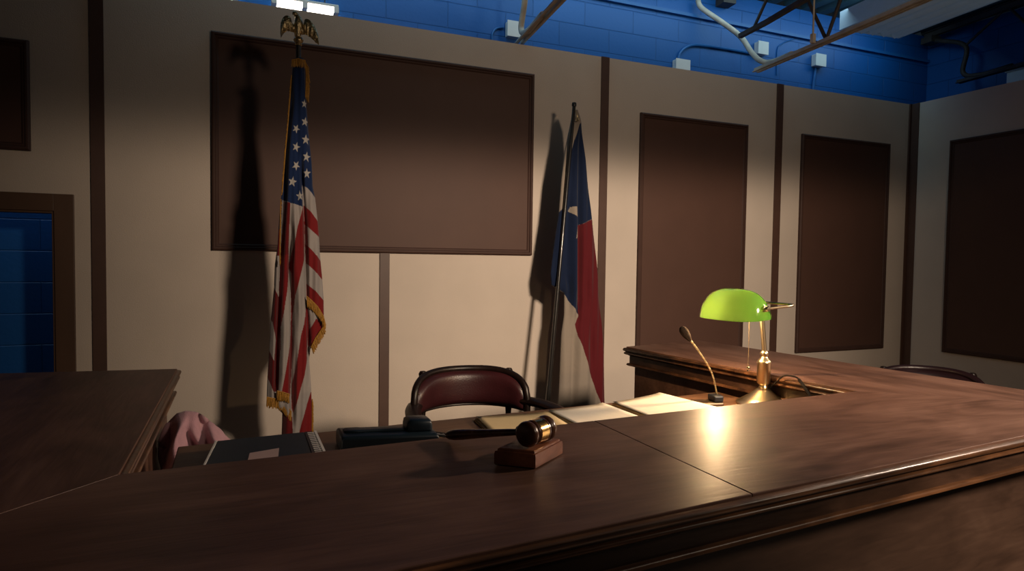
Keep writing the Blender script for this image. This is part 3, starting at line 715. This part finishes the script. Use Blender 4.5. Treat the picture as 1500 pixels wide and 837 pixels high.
# chair under the pink garment
t = bpy.data.objects.new('side_chair', None); col.objects.link(t); t.location = (-.025, 2.15, 0)
tag(t, 'dark wooden side chair almost covered by the pink garment beside the left wing', 'chair')
def mk2(b, name, m_, par=t, **k):
    o = b.build(name, m_, None, loc=(0, 0, 0), **k); o.parent = par; return o
b = MB(); b.box(-.14, .14, -.27, .0, .42, .45); mk2(b, 'seat', M['chair_wood'], bevel=.008)
b = MB(); b.tube(bez([(-.13, .01, .74), (-.05, .02, .71), (.05, .02, .60), (.13, .01, .52)], 8), .016, 10); mk2(b, 'back_rail', M['chair_wood'], smooth=True)
for sx, zt_ in ((-1, .74), (1, .52)):
    b = MB(); b.tube([(sx*.13, .01, .002), (sx*.13, .0, .43), (sx*.13, .01, zt_)], .015, 10); mk2(b, 'back_leg', M['chair_wood'], smooth=True)
    b = MB(); b.tube([(sx*.125, -.25, .002), (sx*.125, -.25, .42)], .015, 10); mk2(b, 'front_leg', M['chair_wood'], smooth=True)
b = MB(); b.box(-.12, .12, .0, .02, .47, .51); mk2(b, 'back_slat', M['chair_wood'], bevel=.004)
# pink garment: a draped sheet over the rail (front and back fall)
gx0, gx1 = -.245, .045
def crest(x):
    P = [(-.215, .69), (-.205, .715), (-.190, .755), (-.165, .785), (-.145, .792), (-.11, .782), (-.06, .742), (-.015, .690), (.03, .64), (.08, .59), (.12, .56)]
    if x <= P[0][0]: return P[0][1]
    for (a, za), (c, zc) in zip(P, P[1:]):
        if x <= c: return za+(zc-za)*(x-a)/(c-a)
    return P[-1][1]
b = MB(); rows = []
NX, NV = 70, 46
for j in range(NV+1):
    v = -1+2*j/NV; row = []
    for i in range(NX+1):
        u = i/NX; x = -.212+.33*u
        w = abs(v)
        # folds radiate from the crest
        fold = (.022*math.sin(x*62+w*3.5+1.2)+.012*math.sin(x*118-w*5.0)+.010*math.sin(x*35+w*9))*min(1, w*4+.2)*1.5
        y = 2.155+(-1 if v < 0 else 1)*(.035+.06*w**.7)*min(1, w*5)*1.0+(fold if v < 0 else -fold)
        z = crest(x)-.30*w**1.25-.012*math.sin(x*62+1.2)*min(1, w*3)
        xx = max(-.214, x+.03*w*(x+.15)/.15*.5+.006*math.sin(w*14+x*40))
        row.append((xx, y, z))
    rows.append(row)
b.grid(rows); o = b.build('draped_jacket', M['pink_cloth'], loc=(-.10, 2.24, .5), smooth=True, angle=180)
sm = o.modifiers.new('s', 'SOLIDIFY'); sm.thickness = .004
tag(o, 'dusty pink garment draped over a chair beside the left wing', 'garment')
# ================================================================ FLAGS
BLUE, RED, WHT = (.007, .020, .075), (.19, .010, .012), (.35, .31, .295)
def interp(P, y):
    if y <= P[0][0]: return P[0][1]
    for (a, xa), (c, xc) in zip(P, P[1:]):
        if y <= c: return xa+(xc-xa)*(y-a)/(c-a)
    return P[-1][1]
def inpoly(X, Y, poly):
    ins = np.zeros(X.shape, bool); n = len(poly)
    for i in range(n):
        x1, y1 = poly[i]; x2, y2 = poly[(i+1) % n]
        if y1 == y2: continue
        c = ((y1 > Y) != (y2 > Y)) & (X < (x2-x1)*(Y-y1)/(y2-y1)+x1)
        ins ^= c
    return ins
def star(cx, cy, r, rot=0, sx=1.0):
    out = []
    for k in range(10):
        a = rot-math.pi/2+k*math.pi/5; rr = r if k % 2 == 0 else r*.40
        out.append((cx+rr*math.cos(a)*sx, cy+rr*math.sin(a)))
    return out
def cloth(name, parent, Yp, left, right, y0, y1, polys, default, folds, thick=.045, nrow=600, ncol=110, hem=None, backcol=None, tilt=None):
    """closed hanging bunch of cloth; outline and colours traced on the plane y=Yp"""
    ys = np.linspace(y0, y1, nrow)
    verts = []; X = np.zeros((nrow, ncol)); Yy = np.zeros((nrow, ncol))
    for i, y in enumerate(ys):
        l, r = interp(left, y), interp(right, y)
        X[i] = np.linspace(l, r, ncol); Yy[i] = y
        if hem: Yy[i] = y
    if hem:   # hem: lower limit as a function of x -> squeeze rows
        for j in range(ncol):
            pass
    colr = np.zeros((nrow, ncol, 3)); colr[:] = default
    for c, poly in polys:
        colr[inpoly(X, Yy, poly)] = c
    disp = np.zeros((nrow, ncol))
    for P, amp, w in folds:
        for i, y in enumerate(ys):
            if y < P[0][0]-25 or y > P[-1][0]+25: continue
            fade = min(1, (y-(P[0][0]-25))/40, ((P[-1][0]+25)-y)/40)
            disp[i] += amp*fade*np.exp(-((X[i]-interp(P, y))/w)**2)
    front = []
    for i in range(nrow):
        for j in range(ncol):
            tt = j/(ncol-1)
            yp = Yp-thick*math.sqrt(max(0, 1-(2*tt-1)**2))*.9+disp[i, j]+.004*math.sin(X[i, j]*.55+ys[i]*.02)
            if tilt: yp += tilt(ys[i])
            q = at(X[i, j], ys[i], 1, Yp+(tilt(ys[i]) if tilt else 0)); front.append((q.x, yp, q.z))
    nb = 24; back = []
    for i in range(nrow):
        a = Vector(front[i*ncol]); c = Vector(front[i*ncol+ncol-1])
        for j in range(1, nb):
            tt = 1-j/nb; p = a.lerp(c, tt); back.append((p.x, p.y+thick*.8*math.sqrt(max(0, 1-(2*tt-1)**2))+.006*math.sin(tt*25), p.z))
    m = ncol+nb-1; vs = []; cc = []
    bc = backcol or default
    for i in range(nrow):
        vs += front[i*ncol:(i+1)*ncol]+back[i*(nb-1):(i+1)*(nb-1)]
        cl = colr[i]
        cc += [tuple(v) for v in cl]
        for j in range(1, nb):
            cc.append(tuple(cl[int((1-j/nb)*(ncol-1))]))
    b = MB(); b.v = vs
    b.f = [(i*m+j, i*m+(j+1) % m, (i+1)*m+(j+1) % m, (i+1)*m+j) for i in range(nrow-1) for j in range(m)]
    b.f += [tuple(range(m)), tuple(range((nrow-1)*m, nrow*m))]; b.mi = [0]*len(b.f)
    o = b.build(name, M['flag'], parent, smooth=True, angle=180)
    ca = o.data.color_attributes.new('Col', 'FLOAT_COLOR', 'POINT')
    arr = np.ones((len(vs), 4), np.float32); arr[:, :3] = np.array(cc); ca.data.foreach_set('color', arr.ravel())
    return o
def fringe(parent, Yp, path, dvec, dens=1.1, jitter=.25):
    """gold strands hanging from a photo-traced hem"""
    b = MB()
    for (xa, ya), (xb, yb) in zip(path, path[1:]):
        n = max(2, int(math.hypot(xb-xa, yb-ya)/dens*1.4))
        for k in range(n):
            u = (k+random.random()*.6)/n; x, y = xa+(xb-xa)*u, ya+(yb-ya)*u
            s = 1+random.uniform(-jitter, jitter)*.6
            p = at(x, y, 1, Yp+random.uniform(-.004, .004)); q = at(x+dvec[0]*s+random.uniform(-.6, .6), y+dvec[1]*s, 1, Yp+random.uniform(-.004, .006))
            b.tube([p, (p.lerp(q, .5))+Vector((0, -.002, 0)), q], .0016, 5, cap=False)
    # braid heading
    b.tube([at(x, y, 1, Yp-.002) for x, y in path], .0028, 6)
    return b.build('gold_fringe', M['fringe'], parent, smooth=True)

# ---- stars and stripes
FY = 3.50
fx = at(437, 300, 1, FY).x
us = empty('us_flag', (fx, FY, 0)); tag(us, 'gold-fringed stars and stripes flag hanging on an eagle-topped pole', 'flag')
ztop_p = at(437, 64, 1, FY).z
b = MB(); b.tube([(fx, FY, .03), (fx, FY, ztop_p)], .0125, 16); b.build('pole', M['pole'], us, smooth=True)
b = MB(); b.lathe([(0, .001), (.15, .001), (.155, .008), (.15, .018), (.10, .030), (.04, .045), (.022, .08), (.020, .12), (0, .12)], 40, mtx=T(fx, FY, 0)); b.build('stand_base', M['brass_old'], us, smooth=True)
uleft = [(88, 428), (98, 428.5), (147, 425), (184, 422), (220, 418.5), (255, 416), (278, 413), (296, 411), (326, 408.5), (360, 406.5), (388, 402.5), (421, 401.4), (457, 398), (476, 396), (510, 394.3), (528, 393.4), (557, 391.5), (584, 390.5), (590, 392), (600, 408), (606, 413.5), (640, 412.5), (652, 412.5)]
uright = [(88, 446), (102, 446.5), (130, 447), (152, 448.5), (180, 450.5), (214, 454), (240, 456.5), (273, 458), (291, 461.7), (317, 464.4), (343, 467), (369, 468.5), (407, 471.8), (438, 474), (465, 474.5), (484, 472), (500, 461), (512, 455), (530, 453.8), (566, 455.5), (605, 457.4), (652, 457)]
W_, R_, B_, R_SHADE = WHT, RED, BLUE, (.12, .007, .009)  # last one: stripe red with the shade of the folds painted in
GO = (.30, .14, .02)
up = [
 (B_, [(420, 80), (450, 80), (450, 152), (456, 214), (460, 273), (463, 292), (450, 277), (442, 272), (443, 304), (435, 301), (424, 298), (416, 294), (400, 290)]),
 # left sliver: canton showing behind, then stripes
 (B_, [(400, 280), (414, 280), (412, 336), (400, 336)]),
 (R_SHADE, [(400, 336), (412, 336), (410.6, 375), (400, 375)]),
 (R_SHADE, [(417, 296), (424.5, 298), (422, 360), (423.5, 390), (420, 426), (415, 457), (410.6, 478), (410.6, 512), (407.7, 510), (408.5, 434), (409.6, 407), (410.6, 375), (413, 350)]),
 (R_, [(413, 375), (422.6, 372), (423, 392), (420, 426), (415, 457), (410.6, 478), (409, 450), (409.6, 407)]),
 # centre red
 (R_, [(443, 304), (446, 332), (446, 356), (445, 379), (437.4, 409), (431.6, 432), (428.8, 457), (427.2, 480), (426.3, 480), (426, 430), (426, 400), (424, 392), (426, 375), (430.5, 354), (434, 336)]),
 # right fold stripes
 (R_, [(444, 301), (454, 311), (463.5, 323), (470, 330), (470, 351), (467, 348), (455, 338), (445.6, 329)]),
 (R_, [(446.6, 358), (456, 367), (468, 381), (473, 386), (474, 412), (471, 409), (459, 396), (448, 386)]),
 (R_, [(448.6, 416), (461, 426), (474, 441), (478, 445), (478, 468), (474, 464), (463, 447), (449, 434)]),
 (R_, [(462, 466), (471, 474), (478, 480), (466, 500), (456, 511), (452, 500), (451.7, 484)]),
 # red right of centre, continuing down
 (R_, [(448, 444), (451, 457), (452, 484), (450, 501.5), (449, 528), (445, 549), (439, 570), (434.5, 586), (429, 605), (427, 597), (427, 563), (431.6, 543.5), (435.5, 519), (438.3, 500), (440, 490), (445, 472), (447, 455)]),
 (R_SHADE, [(451.8, 478), (454, 490), (454.5, 505), (452, 512), (450.5, 502)]),
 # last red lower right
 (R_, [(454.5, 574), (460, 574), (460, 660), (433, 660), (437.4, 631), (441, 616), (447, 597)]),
 # left-hand red, darkened with painted fold shade
 (R_SHADE, [(390, 422), (401, 421), (408.7, 436), (410.6, 484), (410.6, 512), (406.5, 510), (399, 472), (390, 458)]),
 (R_SHADE, [(385, 508), (394, 513), (401, 528), (404, 500), (410.6, 488), (409.5, 519), (407.2, 572), (401, 574), (396, 562), (388, 545)]),
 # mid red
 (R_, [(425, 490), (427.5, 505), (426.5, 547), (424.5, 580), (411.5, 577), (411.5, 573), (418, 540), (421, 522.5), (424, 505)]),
 (R_SHADE, [(425.2, 470), (427.6, 470), (428.2, 509), (426.4, 550), (424.6, 580), (423.5, 565), (425.2, 520)]),
 # bottom left fold, its shade painted into the red
 (R_SHADE, [(400, 601), (414, 601), (420, 606), (427.5, 610), (428.5, 660), (400, 660)]),
]
for x_, y_, r_, ro, sx_ in [(445, 154, 7, .1, .65), (446, 180.5, 7.5, .2, .8), (433, 190.5, 7, .5, .8), (447, 206.5, 8, .05, .85), (433, 217, 7.5, .3, .8), (448, 231.5, 8, .15, .8), (433, 244, 7.5, .6, .8), (448.5, 255.5, 8, 0, .75), (427.5, 267.5, 8, .2, .85), (438.5, 288, 8, -.1, .7)]:
    up.append(((.42, .39, .36), star(x_, y_, r_, ro, sx_)))
ufolds = [([(110, 437), (280, 434), (300, 434)], .016, 3.5),
          ([(150, 427), (224, 419), (282, 417), (360, 412), (430, 409), (500, 405), (575, 403)], .030, 2.6),
          ([(350, 427), (390, 424), (430, 426), (480, 427), (576, 425), (600, 427)], .040, 3.0),
          ([(250, 441), (305, 444.5), (356, 446.5), (398, 448), (450, 449), (500, 451.5), (540, 453)], .034, 2.6),
          ([(520, 432), (560, 430), (610, 430)], .02, 3),
          ([(470, 417), (560, 414)], -.018, 4), ([(320, 430), (460, 437)], -.018, 4.5), ([(300, 458), (440, 463)], -.012, 6)]
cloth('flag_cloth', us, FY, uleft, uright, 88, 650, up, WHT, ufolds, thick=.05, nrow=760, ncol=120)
Yf = FY-.052
fringe(us, FY-.048, [(427.5, 88), (437, 86), (447.5, 89)], (0, 11), .8)
fringe(us, FY-.02, [(447, 90), (449, 110), (448.5, 125), (447.5, 143)], (4.5, 8), .9)
fringe(us, FY-.012, [(427, 110), (424.5, 147), (421.5, 184), (418, 222), (415.5, 255), (413.5, 282)], (-1.2, 5), 1.2)
fringe(us, FY-.055, [(411.5, 292), (410.5, 330), (410, 362), (410, 385)], (.5, 5), 1.2)
fringe(us, Yf+.004, [(449, 434), (457, 441), (465, 449), (474, 464)], (1.2, 14), .7)
fringe(us, Yf+.025, [(474, 464), (473, 480), (462, 496), (456, 509)], (3.0, 10), .7)
fringe(us, Yf-.004, [(406, 573), (415, 575), (424, 578)], (0, 13), .7)
fringe(us, FY-.035, [(391, 582), (400, 584), (407, 585), (415, 589), (421, 596), (427, 604)], (-.5, 14), .7)
fringe(us, FY-.015, [(457.5, 585), (457.5, 610), (457, 645)], (1.2, 6), 1.0)
# ---- eagle finial
eg = MB()
ez = at(437, 68, 1, FY).z
PXM = 1/286.0
b = MB(); b.lathe([(0, -.005), (.014, -.004), (.018, .002), (.014, .008), (.020, .014), (.0245, .024), (.020, .036), (.012, .042), (0, .043)], 24, mtx=T(fx, FY, ztop_p-.006)); b.build('finial_ball', M['brass_old'], us, smooth=True)
z0e = ztop_p+.030
def E3(px, py, dy=0): p = at(px, py, 1, FY); return Vector((p.x, FY+dy, p.z))
b = MB()
body = [E3(436, 62), E3(436, 55), E3(436.5, 47), E3(437, 40), E3(437, 33), E3(436.5, 27), E3(434.5, 22.5), E3(432, 20), E3(430, 19.8), E3(428.8, 21.5)]
b.tube(bez(body, 5), [max(.003, r_) for i in range(1) for r_ in [np.interp(k/45, [0, .12, .3, .42, .55, .65, .78, .86, .93, 1], [.010, .015, .022, .023, .017, .012, .0125, .011, .005, .002]) for k in range(46)]], 14)
eag = b.build('eagle_finial', M['brass_old'], us, smooth=True, angle=80); eag['label'] = 'antique brass spread-wing eagle'
def wing(outline_top, outline_bot, n=26):
    rows = []
    for j in range(13):
        v = j/12; row = []
        for i in range(n+1):
            u = i/n
            a = outline_top(u); c = outline_bot(u)
            p = a.lerp(c, v)
            rid = .0035*math.sin(u*math.pi*11+v*1.5)*v
            row.append(p+Vector((0, -.012*math.sin(v*math.pi)-rid-.02*u, 0)))
        rows.append(row)
    b = MB(); b.grid(rows); b.grid([[Vector(p)+Vector((0, .006, 0)) for p in r] for r in rows])
    return b
def curve(pts):
    P = bez(pts, 12)
    return lambda u: P[min(len(P)-1, int(round(u*(len(P)-1))))]
lt = curve([E3(434, 37), E3(429, 35), E3(426, 27), E3(421, 23.5), E3(415, 26), E3(411, 35), E3(410, 46), E3(411, 56)])
lb = curve([E3(435, 48), E3(430, 47.5), E3(426.5, 46.5), E3(423, 46), E3(419.5, 46.5), E3(416.5, 49), E3(414, 52), E3(411.2, 57)])
rt = curve([E3(440, 40), E3(444, 36), E3(446, 29.5), E3(450, 28.5), E3(456, 33), E3(462, 43), E3(466, 54), E3(466.5, 66)])
rb = curve([E3(440, 50), E3(445, 50.5), E3(448, 51), E3(451, 53), E3(455, 56), E3(459, 60), E3(463, 64), E3(466.2, 67)])
for a_, c_ in ((lt, lb), (rt, rb)):
    w = wing(a_, c_); o = w.build('wing', M['brass_old'], us, smooth=True, angle=60)
    o.parent = eag; o.location = (0, 0, 0)
# ---- Texas flag
TY = 3.80
p_top, p_bot = at(841, 155, 1, TY), at(801.5, 598, 1, TY-.10)
dirp = (p_bot-p_top); foot = p_top+dirp*((p_top.z-.0)/(p_top.z-p_bot.z))
tx = empty('texas_flag', (foot.x, foot.y, 0)); tag(tx, 'red, white and blue single-star flag drooping from a leaning dark pole', 'flag')
b = MB()
def on(t): return p_top+(foot-p_top)*t
b.tube([on(0), on(.004), on(.52), on(.5201), on(.80), on(.801), on(.985)], [.010, .0115, .0115, .0135, .0135, .0155, .0155], 14); b.build('pole', M['pole'], tx, smooth=True)
b = MB(); b.lathe([(0, -.006), (.0145, -.004), (.0155, .004), (.0145, .016), (.0125, .020), (0, .021)], 16, mtx=T(p_top.x, p_top.y, p_top.z)); b.build('pole_cap', M['black'], tx, smooth=True)
b = MB(); b.lathe([(0, .001), (.12, .001), (.125, .01), (.11, .02), (.035, .035), (.025, .07), (0, .07)], 32, mtx=T(foot.x, foot.y, 0)); b.build('stand_base', M['black'], tx, smooth=True)
def ptilt(y):   # cloth plane follows the lean of the pole
    return -.10*(y-155)/(598-155)
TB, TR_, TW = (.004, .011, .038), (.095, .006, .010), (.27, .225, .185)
# upper blue bunch behind, then red/white fall
tl = [(160, 841), (180, 836), (220, 828), (260, 822), (312, 818), (357, 812), (400, 806), (418, 808), (430, 826), (462, 825.5), (488, 822), (520, 820.5), (559, 819), (600, 817), (606, 817)]
tr_ = [(160, 844), (179, 851), (197, 853), (260, 860), (316, 866), (352, 870.6), (410, 876), (430, 876.5), (473, 881), (520, 884.6), (589, 885.8), (606, 885.8)]
tp = [
 (TW, [(838, 158), (845, 158), (852, 178), (846, 183), (841, 200), (838, 208)]),
 (TB, [(851, 179), (858, 240), (866, 321), (847, 330), (846, 367), (847, 440), (846.5, 462), (841.6, 455), (835, 447), (827.6, 434), (824, 428), (808, 418), (796, 412), (806, 357), (817, 312), (828, 300), (833, 230), (838, 208), (842, 198), (846, 183)]),
 (TB, [(847, 330), (866, 321), (862, 262), (851, 179), (844, 200), (840, 300)]),
 (TW, [(830.5, 310), (833, 304), (838, 303), (844.5, 303), (844.5, 320.5)]),
 (TW, [(843, 322), (846, 321.5), (846, 345), (839, 350)]),
 (TR_, [(846, 330.5), (866, 321.5), (880, 316), (895, 400), (895, 600), (879, 592), (865, 555), (854.5, 522.5), (843.8, 492), (840.5, 475), (845.8, 463), (845.5, 440), (845.3, 367)]),
]
tf = [([(200, 848), (300, 846), (367, 846.5), (440, 847), (462, 845)], .030, 3.5),
      ([(230, 836), (330, 830), (400, 828), (430, 832)], .022, 4), ([(420, 858), (560, 868), (600, 872)], .014, 5),
      ([(480, 838), (560, 836), (600, 836)], .022, 5), ([(500, 850), (600, 852)], -.014, 6), ([(350, 860), (480, 862)], -.012, 6),
      ([(300, 838), (400, 838), (440, 838)], -.018, 5), ([(520, 828), (600, 826)], -.012, 5)]
# keep the cloth just behind the pole
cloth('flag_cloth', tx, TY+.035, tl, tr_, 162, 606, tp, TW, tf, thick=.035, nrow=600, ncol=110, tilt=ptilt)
b = MB(); g = at(846, 175, 1, TY-.02)
b.tube([g+Vector((math.cos(a)*.010, 0, math.sin(a)*.010)) for a in [2*math.pi*k/20 for k in range(21)]], .0028, 8); b.build('grommet', M['grommet'], tx, smooth=True)
b = MB(); b.tube(bez([at(842.5, 162, 1, TY-.012), at(845, 168, 1, TY-.02), at(846, 173, 1, TY-.02)], 6), .002, 6); b.build('halyard_clip', M['grommet'], tx, smooth=True)

# ================================================================ CAMERA
cam = bpy.data.cameras.new('camera'); co = bpy.data.objects.new('camera', cam); col.objects.link(co)
cam.sensor_width = 36.0; cam.lens = 36.0*F_PX/1500.0; cam.clip_start = .02
cp, sp, cy, sy, c, s = math.cos(PIT), math.sin(PIT), math.cos(YAW), math.sin(YAW), math.cos(ROL), math.sin(ROL)
R0 = Vector((cy, -sy, 0)); U0 = Vector((-sp*sy, -sp*cy, cp)); Fw = Vector((cp*sy, cp*cy, sp))
Rv = R0*c+U0*s; Uv = U0*c-R0*s
m4 = Matrix((Rv, Uv, -Fw)).transposed().to_4x4(); m4.translation = (0, 0, EYE); co.matrix_world = m4
scene.camera = co

# ================================================================ LIGHT
def light(name, typ, loc, energy, color, **k):
    l = bpy.data.lights.new(name, typ); l.energy = energy; l.color = color
    for a, v in k.items(): setattr(l, a, v)
    o = bpy.data.objects.new(name, l); col.objects.link(o); o.location = loc; return o
def aim(o, tgt): o.rotation_euler = (Vector(tgt)-o.location).to_track_quat('-Z', 'Y').to_euler()
key = light('key_spot', 'SPOT', (2.0, -1.0, EYE+1.15), 950, (1.0, .785, .58), spot_size=math.radians(150), spot_blend=.3, shadow_soft_size=.20)
aim(key, (2.3, 4.1, EYE-1.2))
def barn(o, edge, wid, low, az0, az_in, az_out):
    """barn doors: soft top cut (tan of elevation) and soft sides (tan of azimuth about az0)"""
    l = o.data; l.use_nodes = True; nt = l.node_tree; N, L = nt.nodes, nt.links
    em = [n for n in N if n.type == 'EMISSION'][0]
    g = N.new('ShaderNodeNewGeometry'); sep = N.new('ShaderNodeSeparateXYZ'); L.new(g.outputs['Incoming'], sep.inputs[0])
    def mth(op, a, b=None):
        n = N.new('ShaderNodeMath'); n.operation = op
        for k, v in enumerate((a, b)):
            if v is None: continue
            if isinstance(v, (int, float)): n.inputs[k].default_value = v
            else: L.new(v, n.inputs[k])
        return n.outputs[0]
    def ramp(v, a, b, va, vb):
        mr = N.new('ShaderNodeMapRange'); mr.interpolation_type = 'SMOOTHSTEP'
        for nm, x in zip(('From Min', 'From Max', 'To Min', 'To Max'), (a, b, va, vb)): mr.inputs[nm].default_value = x
        L.new(v, mr.inputs['Value']); return mr.outputs[0]
    sg = 1.0
    ay = mth('MAXIMUM', mth('MULTIPLY', sep.outputs['Y'], sg), .01)
    el = mth('DIVIDE', mth('MULTIPLY', sep.outputs['Z'], sg), ay)
    az = mth('DIVIDE', mth('MULTIPLY', sep.outputs['X'], sg), ay)
    d = mth('ABSOLUTE', mth('SUBTRACT', az, az0))
    st = mth('MULTIPLY', mth('MULTIPLY', ramp(el, edge-wid, edge+wid, 1.0, low), ramp(el, -.62, -.38, .55, 1.0)), ramp(d, az_in, az_out, 1.0, .03))
    L.new(st, em.inputs['Strength'])
barn(key, -.100, .034, .15, .06, .05, .82)
bulb = light('lamp_bulb', 'POINT', (SX-.014, SY+.062, SZ+.006), 10.5, (1.0, .64, .33), shadow_soft_size=.011)
bulb2 = light('blue_wall_fill', 'AREA', (2.6, 4.02, CZ-.10), 16, (.50, .82, 1.0), shape='RECTANGLE', size=6.2, size_y=.3)
aim(bulb2, (2.6, 4.5, EYE+1.75))
up = light('deck_bounce_fill', 'AREA', (4.2, 2.2, EYE+1.6), 1.0, (.45, .80, 1.0), shape='RECTANGLE', size=2.5, size_y=1.5)  # added fill standing in for bounce on the ceiling deck, no real lamp
up.rotation_euler = (math.pi, 0, 0)
fill = light('house_fill', 'AREA', (2.8, 0.4, 3.3), 2.6, (1.0, .92, .85), shape='RECTANGLE', size=3.0, size_y=2.5)
door = light('doorway_fill', 'AREA', (-1.2, 4.33, 2.6), 3.5, (.6, .85, 1.0), shape='RECTANGLE', size=1.6, size_y=.15)  # unseen fill added behind the set wall to brighten the blocks in the doorway
side = light('side_spot', 'SPOT', (3.9, .85, 2.15), 285, (1.0, .77, .60), spot_size=math.radians(50), spot_blend=1.0, shadow_soft_size=.12)
aim(side, (1.30, 1.20, .87))
w = bpy.data.worlds.new('world'); scene.world = w; w.use_nodes = True
w.node_tree.nodes['Background'].inputs[0].default_value = (.35, .55, .75, 1); w.node_tree.nodes['Background'].inputs[1].default_value = .014
scene.view_settings.view_transform = 'Standard'
scene.view_settings.look = 'None'
scene.view_settings.exposure = 0.0
